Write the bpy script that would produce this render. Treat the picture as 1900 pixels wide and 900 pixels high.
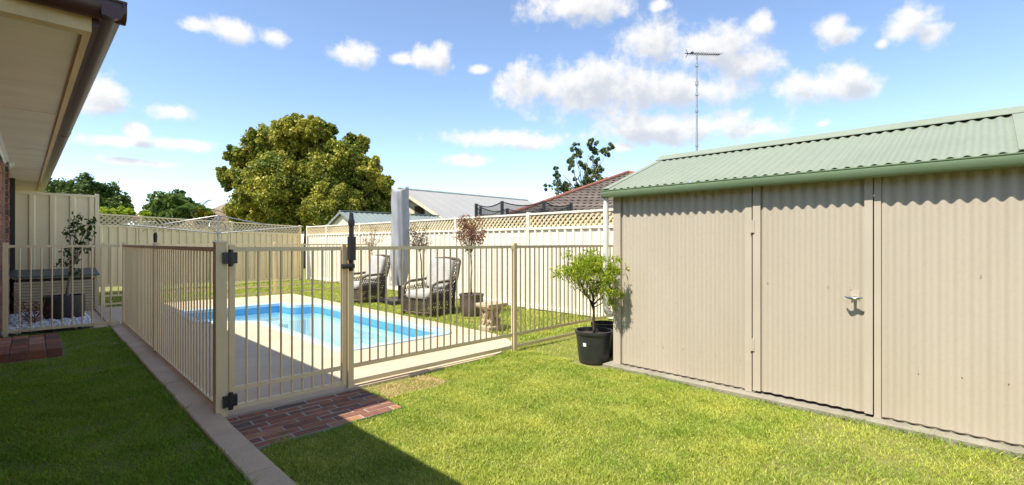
import bpy, bmesh, math, random
import numpy as np
from mathutils import Vector, Matrix
from mathutils.geometry import tessellate_polygon

for o in list(bpy.data.objects): bpy.data.objects.remove(o)
scene = bpy.context.scene
COL = scene.collection
R = math.radians
SQ = math.sqrt(2)
F, H = 885.0, 1.25          # focal length in photo pixels, eye height

# ------------------------------------------------------------------ camera
cd = bpy.data.cameras.new('camera'); cam = bpy.data.objects.new('camera', cd); COL.objects.link(cam)
cam.location = (0, 0, H); cam.rotation_euler = (R(90), 0, R(-45))
cd.sensor_width = 36; cd.lens = F/1900*36; cd.clip_start = 0.05; cd.clip_end = 3000
scene.camera = cam
# ------------------------------------------------------------------ sun and exposure
SUN_EL = R(57.4)
sd = bpy.data.lights.new('sun', 'SUN'); sun = bpy.data.objects.new('sun', sd); COL.objects.link(sun)
sd.energy = 2.0; sd.angle = R(0.5); sd.color = (1.0, 0.93, 0.80)
sun.location = (-20, 0, 30)
sun.rotation_euler = Vector((math.cos(SUN_EL), 0.0, -math.sin(SUN_EL))).to_track_quat('-Z', 'Y').to_euler()
scene.view_settings.view_transform = 'Standard'; scene.view_settings.look = 'None'
scene.view_settings.gamma = 1; scene.view_settings.use_curve_mapping = False
scene.view_settings.exposure = 1.97
# ------------------------------------------------------------------ world: sky with clouds
world = bpy.data.worlds.new('World'); scene.world = world; world.use_nodes = True
wn = world.node_tree.nodes; wl = world.node_tree.links; wn.clear()
SKY = 0.15
CLOUDS = [(1065,12,90,24),(1220,80,70,34),(1320,92,85,36),(1390,118,55,26),(1000,160,85,36),(1110,168,120,48),(1210,165,95,40),
 (1300,168,80,26),(1355,170,30,18),(1190,238,110,26),(1290,240,120,26),(1380,243,55,16),(910,258,105,15),(985,262,60,14),(862,297,46,11),(1410,42,25,16),
 (1540,50,34,26),(1558,66,34,18),(1690,48,44,28),(1725,64,32,20),(1634,84,14,9),(1510,165,68,26),(1575,142,48,28),(1590,170,40,18),
 (372,48,32,12),(430,58,48,18),(505,68,28,14),(658,98,40,20),(800,112,34,16),(818,98,18,16),(742,108,22,10),(185,178,46,32),(325,210,42,16),(250,240,24,14),
 (220,262,80,10),(345,268,60,10),(250,300,70,7),(1225,8,18,9),(1155,272,22,9),(1525,230,14,6),(890,130,18,8)]
def build_field():
    g = bpy.data.node_groups.new('cloud_field', 'ShaderNodeTree')
    g.interface.new_socket('Vector', in_out='INPUT', socket_type='NodeSocketVector')
    g.interface.new_socket('Value', in_out='OUTPUT', socket_type='NodeSocketFloat')
    n, l = g.nodes, g.links
    gi = n.new('NodeGroupInput'); go = n.new('NodeGroupOutput')
    nz = n.new('ShaderNodeTexNoise'); nz.inputs['Scale'].default_value = 22; nz.inputs['Detail'].default_value = 7; nz.inputs['Roughness'].default_value = .62
    l.new(gi.outputs[0], nz.inputs['Vector'])
    nb = n.new('ShaderNodeTexNoise'); nb.inputs['Scale'].default_value = 7; nb.inputs['Detail'].default_value = 3
    l.new(gi.outputs[0], nb.inputs['Vector'])
    acc = None
    for (px, py, hw, hh) in CLOUDS:
        X = (px-950)/F; Z = (450-py)/F
        az = math.atan(X); el = math.atan(Z/math.sqrt(1+X*X))
        wa = math.atan((px+hw-950)/F)-math.atan((px-hw-950)/F); wa *= .62
        we = hh/F*math.cos(az)*1.25
        s = n.new('ShaderNodeVectorMath'); s.operation = 'SUBTRACT'; l.new(gi.outputs[0], s.inputs[0]); s.inputs[1].default_value = (az, el, 0)
        d = n.new('ShaderNodeVectorMath'); d.operation = 'DIVIDE'; l.new(s.outputs[0], d.inputs[0]); d.inputs[1].default_value = (wa, we, 1)
        e = n.new('ShaderNodeVectorMath'); e.operation = 'LENGTH'; l.new(d.outputs[0], e.inputs[0])
        if acc is None: acc = e.outputs['Value']
        else:
            m = n.new('ShaderNodeMath'); m.operation = 'SMOOTH_MIN'; m.inputs[2].default_value = .35
            l.new(acc, m.inputs[0]); l.new(e.outputs['Value'], m.inputs[1]); acc = m.outputs[0]
    # density = 1 - dist + noise
    a = n.new('ShaderNodeMath'); a.operation = 'MULTIPLY_ADD'; l.new(nz.outputs[0], a.inputs[0]); a.inputs[1].default_value = 2.2; a.inputs[2].default_value = -.36
    b = n.new('ShaderNodeMath'); b.operation = 'MULTIPLY_ADD'; l.new(nb.outputs[0], b.inputs[0]); b.inputs[1].default_value = 1.2; l.new(a.outputs[0], b.inputs[2])
    c = n.new('ShaderNodeMath'); c.operation = 'SUBTRACT'; l.new(b.outputs[0], c.inputs[0]); l.new(acc, c.inputs[1])
    # unseen clouds added outside the view, coverage raised for whiter fill light
    nf = n.new('ShaderNodeTexNoise'); nf.inputs['Scale'].default_value = 3.2; nf.inputs['Detail'].default_value = 6; nf.inputs['Roughness'].default_value = .6
    l.new(gi.outputs[0], nf.inputs['Vector'])
    f2 = n.new('ShaderNodeMath'); f2.operation = 'MULTIPLY_ADD'; l.new(nf.outputs[0], f2.inputs[0]); f2.inputs[1].default_value = 5; f2.inputs[2].default_value = -2.35
    # ... masked out of the view, which keeps only the clouds laid out above
    vs_ = n.new('ShaderNodeVectorMath'); vs_.operation = 'DIVIDE'; l.new(gi.outputs[0], vs_.inputs[0]); vs_.inputs[1].default_value = (.95, .55, 1)
    ve_ = n.new('ShaderNodeVectorMath'); ve_.operation = 'LENGTH'; l.new(vs_.outputs[0], ve_.inputs[0])
    vm_ = n.new('ShaderNodeMapRange'); l.new(ve_.outputs['Value'], vm_.inputs[0]); vm_.inputs[1].default_value = 1.0; vm_.inputs[2].default_value = 1.3; vm_.inputs[3].default_value = -3; vm_.inputs[4].default_value = 0
    f3 = n.new('ShaderNodeMath'); f3.operation = 'ADD'; l.new(f2.outputs[0], f3.inputs[0]); l.new(vm_.outputs[0], f3.inputs[1])
    mx = n.new('ShaderNodeMath'); mx.operation = 'MAXIMUM'; l.new(c.outputs[0], mx.inputs[0]); l.new(f3.outputs[0], mx.inputs[1])
    l.new(mx.outputs[0], go.inputs[0])
    return g
def wmath(op, a, b=None, c=None):
    m = wn.new('ShaderNodeMath'); m.operation = op
    for i, v in enumerate((a, b, c)):
        if v is None: continue
        if isinstance(v, (int, float)): m.inputs[i].default_value = v
        else: wl.new(v, m.inputs[i])
    return m.outputs[0]
tc = wn.new('ShaderNodeTexCoord'); sp = wn.new('ShaderNodeSeparateXYZ'); wl.new(tc.outputs['Generated'], sp.inputs[0])
az = wmath('ARCTAN2', wmath('SUBTRACT', sp.outputs[0], sp.outputs[1]), wmath('ADD', sp.outputs[0], sp.outputs[1]))
el = wmath('ARCSINE', sp.outputs[2])
cv = wn.new('ShaderNodeCombineXYZ'); wl.new(az, cv.inputs[0]); wl.new(el, cv.inputs[1])
fg = build_field()
g1 = wn.new('ShaderNodeGroup'); g1.node_tree = fg; wl.new(cv.outputs[0], g1.inputs[0])
ofs = wn.new('ShaderNodeVectorMath'); ofs.operation = 'ADD'; wl.new(cv.outputs[0], ofs.inputs[0]); ofs.inputs[1].default_value = (-.012, .026, 0)
g2 = wn.new('ShaderNodeGroup'); g2.node_tree = fg; wl.new(ofs.outputs[0], g2.inputs[0])
def wrange(v, a, b, c=0, d=1):
    m = wn.new('ShaderNodeMapRange'); m.interpolation_type = 'SMOOTHSTEP'; wl.new(v, m.inputs[0])
    for i, t in enumerate((a, b, c, d)): m.inputs[i+1].default_value = t
    return m.outputs[0]
dens = wrange(g1.outputs[0], .18, 1.0)
low = wrange(el, .0, .05)
dens = wmath('MULTIPLY', dens, wmath('MULTIPLY', low, .93))
shade = wrange(g2.outputs[0], .35, 1.35)
sky = wn.new('ShaderNodeTexSky'); sky.sky_type = 'NISHITA'; sky.sun_disc = False
sky.sun_elevation = SUN_EL; sky.sun_rotation = R(270); sky.air_density = 0.8; sky.dust_density = 0.0; sky.ozone_density = 5.0
tint = wn.new('ShaderNodeMix'); tint.data_type = 'RGBA'; tint.blend_type = 'MULTIPLY'; tint.inputs[0].default_value = 1; wl.new(sky.outputs[0], tint.inputs[6]); tint.inputs[7].default_value = (.61, .535, .47, 1)
ccol = wn.new('ShaderNodeMix'); ccol.data_type = 'RGBA'; wl.new(shade, ccol.inputs[0])
ccol.inputs[6].default_value = (1.8, 1.77, 1.72, 1); ccol.inputs[7].default_value = (1.2, 1.25, 1.35, 1)
smix = wn.new('ShaderNodeMix'); smix.data_type = 'RGBA'; wl.new(dens, smix.inputs[0]); wl.new(tint.outputs[2], smix.inputs[6]); wl.new(ccol.outputs[2], smix.inputs[7])
bg = wn.new('ShaderNodeBackground'); bg.inputs[1].default_value = SKY; wl.new(smix.outputs[2], bg.inputs[0])
wo = wn.new('ShaderNodeOutputWorld'); wl.new(bg.outputs[0], wo.inputs[0])

# ================================================================== helpers
rnd = random.Random(7); nrg = np.random.default_rng(11)
W = {}                                    # world matrix of each thing or part
def V(*a): return Vector(a)
def gpt(px, py, z=0.0):                   # a point seen in the photo, on the plane at height z
    d = F*(H-z)/(py-450); X = (px-950)/F*d
    return V((d+X)/SQ, (d-X)/SQ, z)
def dpt(px, py, d):                       # a point seen in the photo, d metres away
    X = (px-950)/F*d
    return V((d+X)/SQ, (d-X)/SQ, H+(450-py)/F*d)
def tag(o, label=None, cat=None, group=None, kind=None):
    if label: o['label'] = label
    if cat: o['category'] = cat
    if group: o['group'] = group
    if kind: o['kind'] = kind
    return o
def thing(name, label, cat, loc=(0,0,0), rz=0.0, group=None):
    o = bpy.data.objects.new(name, None); COL.objects.link(o); o.empty_display_size = .1
    o.location = loc; o.rotation_euler = (0, 0, rz)
    W[o] = Matrix.Translation(Vector(loc)) @ Matrix.Rotation(rz, 4, 'Z')
    return tag(o, label, cat, group)
class MB:
    def __init__(s, M=None): s.v = []; s.f = []; s.M = M
    def pt(s, p):
        p = Vector(p); s.v.append(s.M @ p if s.M else p); return len(s.v)-1
    def face(s, pts): s.f.append([s.pt(p) for p in pts])
    def box(s, x0, x1, y0, y1, z0, z1, bev=0):
        if bev:
            i = [s.pt(p) for p in ((x0,y0,z0),(x1,y0,z0),(x1,y1,z0),(x0,y1,z0),(x0,y0,z1-bev),(x1,y0,z1-bev),(x1,y1,z1-bev),(x0,y1,z1-bev),
                (x0+bev,y0+bev,z1),(x1-bev,y0+bev,z1),(x1-bev,y1-bev,z1),(x0+bev,y1-bev,z1))]
            q = [(3,2,1,0),(0,1,5,4),(1,2,6,5),(2,3,7,6),(3,0,4,7),(4,5,9,8),(5,6,10,9),(6,7,11,10),(7,4,8,11),(8,9,10,11)]
        else:
            i = [s.pt(p) for p in ((x0,y0,z0),(x1,y0,z0),(x1,y1,z0),(x0,y1,z0),(x0,y0,z1),(x1,y0,z1),(x1,y1,z1),(x0,y1,z1))]
            q = [(3,2,1,0),(4,5,6,7),(0,1,5,4),(1,2,6,5),(2,3,7,6),(3,0,4,7)]
        for a in q: s.f.append([i[k] for k in a])
        return s
    def tube(s, path, r, n=8, cap=True):
        path = [Vector(p) for p in path]; rs = r if isinstance(r, (list, tuple)) else [r]*len(path)
        rings = []; ref = None
        for k, p in enumerate(path):
            t = (path[min(k+1, len(path)-1)]-path[max(k-1, 0)]).normalized()
            if ref is None: ref = Vector((0,0,1)) if abs(t.z) < .9 else Vector((1,0,0))
            a = t.cross(ref).normalized(); b = t.cross(a).normalized(); ref = -b if False else ref
            rings.append([s.pt(p+(a*math.cos(2*math.pi*j/n)+b*math.sin(2*math.pi*j/n))*rs[k]) for j in range(n)])
        for k in range(len(rings)-1):
            for j in range(n):
                s.f.append([rings[k][j], rings[k+1][j], rings[k+1][(j+1)%n], rings[k][(j+1)%n]])
        if cap: s.f.append(rings[0][:]); s.f.append(rings[-1][::-1])
        return s
    def lathe(s, prof, n=24, c=(0,0,0), closed=False):
        c = Vector(c); rings = []
        for (r, z) in prof: rings.append([s.pt(c+Vector((r*math.cos(2*math.pi*j/n), r*math.sin(2*math.pi*j/n), z))) for j in range(n)])
        for k in range(len(rings)-1):
            for j in range(n): s.f.append([rings[k][j], rings[k][(j+1)%n], rings[k+1][(j+1)%n], rings[k+1][j]])
        s.f.append(rings[0][::-1]); s.f.append(rings[-1][:])
        return s
    def strip(s, pts_a, pts_b):
        a = [s.pt(p) for p in pts_a]; b = [s.pt(p) for p in pts_b]
        for k in range(len(a)-1): s.f.append([a[k], a[k+1], b[k+1], b[k]])
        return s
    def prism(s, poly, axis_from, axis_to):          # poly: list of offset vectors swept from one point to another
        a = [s.pt(Vector(axis_from)+Vector(p)) for p in poly]; b = [s.pt(Vector(axis_to)+Vector(p)) for p in poly]
        n = len(poly)
        for k in range(n): s.f.append([a[k], a[(k+1)%n], b[(k+1)%n], b[k]])
        s.f.append(a[::-1]); s.f.append(b)
        return s
    def sbox(s, c, dims, axes=None, e=.35, n=20, m=12):   # soft cushion
        c = Vector(c); ax = axes or (V(1,0,0), V(0,1,0), V(0,0,1)); g = lambda w, p: math.copysign(abs(w)**p, w)
        rings = []
        for i in range(m+1):
            v = -math.pi/2+math.pi*i/m
            rings.append([s.pt(c+ax[0]*dims[0]*g(math.cos(v), e)*g(math.cos(2*math.pi*j/n), e)+ax[1]*dims[1]*g(math.cos(v), e)*g(math.sin(2*math.pi*j/n), e)+ax[2]*dims[2]*g(math.sin(v), e)) for j in range(n)])
        for i in range(m):
            for j in range(n): s.f.append([rings[i][j], rings[i][(j+1)%n], rings[i+1][(j+1)%n], rings[i+1][j]])
        return s
def fix(me):
    bm = bmesh.new(); bm.from_mesh(me); bmesh.ops.recalc_face_normals(bm, faces=bm.faces); bm.to_mesh(me); bm.free()
def mesh_of(name, mb, mat, inv=None, smooth=False, angle=None, recalc=True):
    me = bpy.data.meshes.new(name)
    vs = [inv @ p for p in mb.v] if inv else mb.v
    me.from_pydata(vs, [], mb.f)
    if recalc: fix(me)
    me.materials.append(mat)
    if smooth:
        me.polygons.foreach_set('use_smooth', [True]*len(me.polygons))
        if angle: me.set_sharp_from_angle(angle=R(angle))
    return me
def part(name, mb, mat, parent=None, smooth=False, angle=None, label=None, recalc=True):
    inv = W[parent].inverted() if parent else None
    o = bpy.data.objects.new(name, mesh_of(name, mb, mat, inv, smooth, angle, recalc)); COL.objects.link(o)
    if parent: o.parent = parent; W[o] = W[parent]
    else: W[o] = Matrix.Identity(4)
    if label: o['label'] = label
    return o
def piece(name, me, parent, loc=(0,0,0), rot=(0,0,0), mat=None):     # a shared mesh placed in the parent's own frame
    o = bpy.data.objects.new(name, me); COL.objects.link(o); o.parent = parent
    o.location = loc; o.rotation_euler = rot
    W[o] = W[parent] @ Matrix.Translation(Vector(loc)) @ Vector(rot).to_track_quat('Z','Y').to_matrix().to_4x4() if False else W[parent] @ Matrix.LocRotScale(Vector(loc), None, None)
    if mat:
        o.material_slots[0].link = 'OBJECT'; o.material_slots[0].material = mat
    return o
def np_mesh(name, verts, faces, mat, parent=None):
    me = bpy.data.meshes.new(name); k = faces.shape[1]
    me.vertices.add(len(verts)); me.vertices.foreach_set('co', np.ascontiguousarray(verts, dtype=np.float32).ravel())
    me.loops.add(faces.size); me.loops.foreach_set('vertex_index', faces.astype(np.int32).ravel())
    me.polygons.add(len(faces)); me.polygons.foreach_set('loop_start', np.arange(0, faces.size, k, dtype=np.int32))
    me.update(calc_edges=True); me.materials.append(mat)
    o = bpy.data.objects.new(name, me); COL.objects.link(o)
    if parent:
        o.parent = parent; W[o] = W[parent]
        inv = np.array(W[parent].inverted()); vv = verts @ inv[:3,:3].T + inv[:3,3]
        me.vertices.foreach_set('co', np.ascontiguousarray(vv, dtype=np.float32).ravel()); me.update()
    return o
# ------------------------------------------------------------------ materials
def mat(name, c1, c2=None, scale=4.0, rough=.6, bump=0.0, bscale=60.0, metal=0.0, detail=4, spec=.5, island=0.0, stretch=None, speck=None, coat=0):
    m = bpy.data.materials.new(name); m.use_nodes = True; n = m.node_tree.nodes; l = m.node_tree.links
    b = n['Principled BSDF']; b.inputs['Roughness'].default_value = rough; b.inputs['Metallic'].default_value = metal
    b.inputs['Specular IOR Level'].default_value = spec
    if coat: b.inputs['Coat Weight'].default_value = coat; b.inputs['Coat Roughness'].default_value = .15
    g = n.new('ShaderNodeNewGeometry'); src = g.outputs['Position']
    if stretch:
        mp = n.new('ShaderNodeMapping'); mp.inputs['Scale'].default_value = stretch; l.new(src, mp.inputs[0]); src = mp.outputs[0]
    col = None
    if c2 is None: c2 = tuple(x*.86 for x in c1)
    nz = n.new('ShaderNodeTexNoise'); nz.inputs['Scale'].default_value = scale; nz.inputs['Detail'].default_value = detail; nz.inputs['Roughness'].default_value = .6
    l.new(src, nz.inputs['Vector'])
    rp = n.new('ShaderNodeMapRange'); l.new(nz.outputs[0], rp.inputs[0]); rp.inputs[1].default_value = .36; rp.inputs[2].default_value = .66
    mx = n.new('ShaderNodeMix'); mx.data_type = 'RGBA'; l.new(rp.outputs[0], mx.inputs[0])
    mx.inputs[6].default_value = (*c1, 1); mx.inputs[7].default_value = (*c2, 1); col = mx.outputs[2]
    if speck:
        sc, amt, sc_col = speck
        n2 = n.new('ShaderNodeTexNoise'); n2.inputs['Scale'].default_value = sc; n2.inputs['Detail'].default_value = 2; l.new(g.outputs['Position'], n2.inputs['Vector'])
        r2 = n.new('ShaderNodeMapRange'); l.new(n2.outputs[0], r2.inputs[0]); r2.inputs[1].default_value = .5; r2.inputs[2].default_value = .7; r2.inputs[4].default_value = amt
        m2 = n.new('ShaderNodeMix'); m2.data_type = 'RGBA'; l.new(r2.outputs[0], m2.inputs[0]); l.new(col, m2.inputs[6]); m2.inputs[7].default_value = (*sc_col, 1); col = m2.outputs[2]
    if island:
        hs = n.new('ShaderNodeHueSaturation'); l.new(col, hs.inputs['Color'])
        r3 = n.new('ShaderNodeMapRange'); l.new(g.outputs['Random Per Island'], r3.inputs[0]); r3.inputs[3].default_value = 1-island; r3.inputs[4].default_value = 1+island
        l.new(r3.outputs[0], hs.inputs['Value']); col = hs.outputs[0]
    l.new(col, b.inputs['Base Color'])
    if bump:
        nb = n.new('ShaderNodeTexNoise'); nb.inputs['Scale'].default_value = bscale; nb.inputs['Detail'].default_value = 5; l.new(src, nb.inputs['Vector'])
        bp = n.new('ShaderNodeBump'); bp.inputs['Strength'].default_value = bump; bp.inputs['Distance'].default_value = .02
        l.new(nb.outputs[0], bp.inputs['Height']); l.new(bp.outputs[0], b.inputs['Normal'])
    return m
def leafmat(name, ca, cb, cc=None, scale=1.5, trans=.35, rough=.5, lo=.4, hi=.62):
    m = bpy.data.materials.new(name); m.use_nodes = True; n = m.node_tree.nodes; l = m.node_tree.links
    b = n['Principled BSDF']; b.inputs['Roughness'].default_value = rough; b.inputs['Specular IOR Level'].default_value = .3; out = n['Material Output']
    g = n.new('ShaderNodeNewGeometry')
    nz = n.new('ShaderNodeTexNoise'); nz.inputs['Scale'].default_value = scale; nz.inputs['Detail'].default_value = 5; nz.inputs['Roughness'].default_value = .65; l.new(g.outputs['Position'], nz.inputs['Vector'])
    rp = n.new('ShaderNodeMapRange'); l.new(nz.outputs[0], rp.inputs[0]); rp.inputs[1].default_value = lo; rp.inputs[2].default_value = hi
    mx = n.new('ShaderNodeMix'); mx.data_type = 'RGBA'; l.new(rp.outputs[0], mx.inputs[0]); mx.inputs[6].default_value = (*ca, 1); mx.inputs[7].default_value = (*cb, 1); col = mx.outputs[2]
    if cc:
        r2 = n.new('ShaderNodeMapRange'); l.new(g.outputs['Random Per Island'], r2.inputs[0]); r2.inputs[1].default_value = .72; r2.inputs[2].default_value = 1.0; r2.inputs[4].default_value = .85
        m2 = n.new('ShaderNodeMix'); m2.data_type = 'RGBA'; l.new(r2.outputs[0], m2.inputs[0]); l.new(col, m2.inputs[6]); m2.inputs[7].default_value = (*cc, 1); col = m2.outputs[2]
    hs = n.new('ShaderNodeHueSaturation'); l.new(col, hs.inputs['Color']); r3 = n.new('ShaderNodeMapRange'); l.new(g.outputs['Random Per Island'], r3.inputs[0]); r3.inputs[3].default_value = .65; r3.inputs[4].default_value = 1.3
    l.new(r3.outputs[0], hs.inputs['Value']); col = hs.outputs[0]
    l.new(col, b.inputs['Base Color'])
    t = n.new('ShaderNodeBsdfTranslucent'); l.new(col, t.inputs[0])
    ms = n.new('ShaderNodeMixShader'); ms.inputs[0].default_value = trans; l.new(b.outputs[0], ms.inputs[1]); l.new(t.outputs[0], ms.inputs[2]); l.new(ms.outputs[0], out.inputs[0])
    return m
M = {}
M['cream'] = mat('cream_powder_coat', (.82,.65,.395), (.76,.595,.355), 3, .42, .03, 200)
M['cream_fence'] = mat('cream_sheet_steel', (.85,.705,.43), (.80,.66,.395), 2, .5, .02, 30)
M['white_fence'] = mat('ivory_sheet_steel', (.82,.755,.635), (.77,.71,.59), 2, .5, .02, 30)
M['lattice'] = mat('cream_lattice', (.66,.55,.34), (.60,.49,.29), 3, .6)
M['shed_wall'] = mat('beige_corrugated_steel', (.495,.438,.355), (.455,.40,.32), 1.6, .48, .03, 14, stretch=(1,1,.35), speck=(38,.2,(.40,.345,.265)))
M['shed_flat'] = mat('beige_flat_steel', (.495,.438,.355), (.455,.40,.32), 2, .5, .02, 20)
M['green_roof'] = mat('pale_green_roof_steel', (.245,.28,.21), (.22,.255,.19), 1.5, .62, .02, 12, stretch=(1,1,1), speck=(30,.18,(.33,.38,.31)))
M['green_gutter'] = mat('green_gutter_steel', (.19,.265,.16), (.175,.245,.148), 2, .32)
M['concrete'] = mat('pale_pool_concrete', (.63,.495,.345), (.56,.43,.295), 2.2, .9, .25, 180, speck=(260,.35,(.30,.24,.17)))
M['kerb'] = mat('brown_concrete_edging', (.68,.51,.34), (.56,.415,.27), 3, .92, .35, 160, speck=(300,.4,(.2,.155,.11)))
M['slab'] = mat('grey_slab_concrete', (.33,.30,.24), (.24,.22,.17), 5, .95, .4, 120)
M['mortar'] = mat('pale_mortar', (.40,.36,.30), (.30,.265,.22), 12, .95, .4, 140)
BR = [mat('red_brick', (.33,.125,.065), (.22,.085,.05), 14, .85, .35, 90), mat('dark_brick', (.125,.08,.058), (.09,.06,.048), 12, .8, .35, 90),
      mat('orange_brick', (.43,.20,.10), (.32,.135,.07), 16, .85, .35, 90), mat('plum_brick', (.235,.095,.058), (.16,.068,.045), 14, .85, .35, 90),
      mat('tan_brick', (.48,.28,.17), (.33,.16,.10), 18, .85, .35, 90)]
M['soil'] = mat('dark_soil', (.075,.05,.03), (.045,.03,.02), 20, .95, .5, 60)
M['ground'] = mat('turf_soil', (.16,.18,.035), (.24,.22,.07), 3.5, .95, .5, 60)
M['brown_metal'] = mat('dark_red_brown_gutter', (.075,.028,.026), (.06,.024,.022), 3, .35)
M['soffit'] = mat('off_white_soffit', (.84,.76,.62), (.76,.68,.54), 1.6, .75, .06, 10, stretch=(.6,2.5,1))
M['timber_cream'] = mat('cream_painted_timber', (.78,.60,.35), (.66,.50,.28), 6, .65, .1, 30, stretch=(1,.2,1))
M['white'] = mat('white_paint', (.76,.75,.72), (.70,.69,.66), 4, .5)
M['black'] = mat('black_plastic', (.018,.018,.02), (.026,.026,.028), 8, .38)
M['black_pot'] = mat('black_nursery_pot', (.028,.029,.032), (.04,.04,.042), 6, .45, .05, 40)
M['dark_brown'] = mat('dark_brown_steel', (.035,.024,.02), (.03,.02,.018), 4, .5)
M['rooftile'] = mat('brown_roof_tile', (.16,.125,.10), (.12,.095,.078), 2.5, .85, .2, 40, island=.2)
M['ridge_tile'] = mat('terracotta_ridge_tile', (.26,.095,.06), (.19,.075,.05), 3, .85, .2, 40, island=.2)
M['redtile'] = mat('red_roof_tile', (.30,.09,.07), (.22,.07,.06), 3, .85, .2, 30, island=.2)
M['whiteroof'] = mat('white_metal_roof', (.33,.325,.31), (.31,.305,.295), .6, .85)
M['greyroof'] = mat('grey_green_metal_roof', (.22,.26,.24), (.19,.225,.21), 1, .5)
M['render'] = mat('cream_rendered_wall', (.66,.60,.47), (.62,.56,.43), 1, .85, .1, 30)
M['glass'] = mat('dark_window_glass', (.05,.04,.035), (.08,.06,.05), 1, .1)
M['brown_frame'] = mat('brown_window_frame', (.12,.06,.04), None, 3, .5)
M['galv'] = mat('galvanised_steel', (.46,.46,.45), (.36,.36,.36), 14, .38, metal=.75)
M['chrome'] = mat('chrome', (.6,.6,.6), (.5,.5,.5), 10, .15, metal=1)
M['wicker'] = mat('grey_brown_wicker', (.10,.072,.05), (.06,.042,.03), 40, .6, .3, 120)
M['cushion'] = mat('light_grey_cushion', (.44,.42,.39), (.38,.365,.34), 7, .9, .25, 220)
M['cover'] = mat('grey_umbrella_cover', (.34,.345,.36), (.28,.285,.30), 3.5, .62, .2, 12, stretch=(1,1,.4))
M['bowl'] = mat('brown_glazed_planter', (.085,.06,.05), (.13,.095,.08), 5, .5, .1, 20)
M['pot_grey'] = mat('dark_grey_planter', (.062,.05,.044), (.045,.038,.034), 8, .8, .2, 60)
M['stone'] = mat('cream_cast_stone', (.52,.42,.28), (.40,.31,.195), 14, .9, .5, 60)
M['bark'] = mat('brown_bark', (.10,.075,.05), (.06,.045,.03), 14, .9, .5, 50)
M['palebark'] = mat('pale_bark', (.34,.29,.22), (.20,.16,.12), 18, .9, .4, 60)
M['thatch'] = mat('straw_thatch', (.30,.225,.15), (.18,.13,.085), 5, .95, .9, 45, stretch=(1,1,.5), island=.3)
M['pebble'] = mat('white_pebble', (.74,.74,.74), (.62,.62,.63), 18, .7, .15, 60, island=.12)
M['lid'] = mat('teal_grey_lid', (.055,.095,.105), (.05,.085,.095), 4, .4)
M['slat'] = mat('cream_slat', (.52,.43,.27), (.47,.38,.235), 5, .6)
M['label'] = mat('white_label', (.8,.8,.8), None, 2, .6)
M['poolrim'] = mat('pale_blue_pool_rim', (.47,.64,.80), (.43,.61,.78), 3, .3)
M['poolwall'] = mat('blue_pool_shell', (.10,.35,.62), (.085,.32,.59), 2, .3)
M['poolfloor'] = mat('light_blue_pool_floor', (.62,.77,.84), (.58,.73,.81), 2, .4)
M['leaf_big'] = leafmat('olive_yellow_foliage', (.10,.16,.018), (.42,.39,.05), (.55,.48,.09), .7, .3)
M['leaf_dark'] = leafmat('dark_green_foliage', (.045,.095,.018), (.15,.20,.04), None, 1.2, .3)
M['leaf_mid'] = leafmat('mid_green_foliage', (.055,.12,.02), (.18,.25,.05), None, 1.5, .3)
M['leaf_lime'] = leafmat('lime_green_foliage', (.26,.37,.025), (.42,.49,.04), (.55,.56,.07), 4, .5)
M['leaf_gum'] = leafmat('grey_green_gum_foliage', (.07,.11,.03), (.15,.19,.06), None, 1.5, .25)
M['leaf_dead'] = leafmat('rusty_dead_foliage', (.20,.075,.028), (.33,.16,.08), None, 9, .3)
M['leaf_dry'] = leafmat('pale_dry_foliage', (.26,.17,.11), (.34,.25,.17), (.24,.09,.05), 9, .3)
M['leaf_lemon'] = leafmat('glossy_citrus_foliage', (.03,.065,.012), (.075,.11,.022), None, 9, .25, .35)
M['leaf_yellow'] = leafmat('yellow_flowering_foliage', (.35,.30,.02), (.20,.24,.03), None, 3, .3)
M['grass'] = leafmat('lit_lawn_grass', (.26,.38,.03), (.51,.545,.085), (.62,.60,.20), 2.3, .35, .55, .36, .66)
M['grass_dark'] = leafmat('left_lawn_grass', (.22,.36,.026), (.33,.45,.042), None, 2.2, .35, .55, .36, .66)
M['grass_dry'] = leafmat('dry_grass', (.66,.52,.25), (.46,.42,.12), None, 4, .3, .6)
# water: clear tinted surface with mirror reflection
def water():
    m = bpy.data.materials.new('pool_water'); m.use_nodes = True; n = m.node_tree.nodes; l = m.node_tree.links; n.remove(n['Principled BSDF']); out = n['Material Output']
    g = n.new('ShaderNodeNewGeometry'); nz = n.new('ShaderNodeTexNoise'); nz.inputs['Scale'].default_value = 5; nz.inputs['Detail'].default_value = 3; l.new(g.outputs['Position'], nz.inputs['Vector'])
    bp = n.new('ShaderNodeBump'); bp.inputs['Strength'].default_value = .05; bp.inputs['Distance'].default_value = .01; l.new(nz.outputs[0], bp.inputs['Height'])
    tr = n.new('ShaderNodeBsdfTransparent'); tr.inputs[0].default_value = (.78,.94,.985,1)
    gl = n.new('ShaderNodeBsdfGlossy'); gl.inputs['Roughness'].default_value = .02; l.new(bp.outputs[0], gl.inputs['Normal'])
    fr = n.new('ShaderNodeFresnel'); fr.inputs[0].default_value = 1.33; l.new(bp.outputs[0], fr.inputs['Normal'])
    ms = n.new('ShaderNodeMixShader'); l.new(fr.outputs[0], ms.inputs[0]); l.new(tr.outputs[0], ms.inputs[1]); l.new(gl.outputs[0], ms.inputs[2]); l.new(ms.outputs[0], out.inputs[0])
    return m
M['water'] = water()
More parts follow.
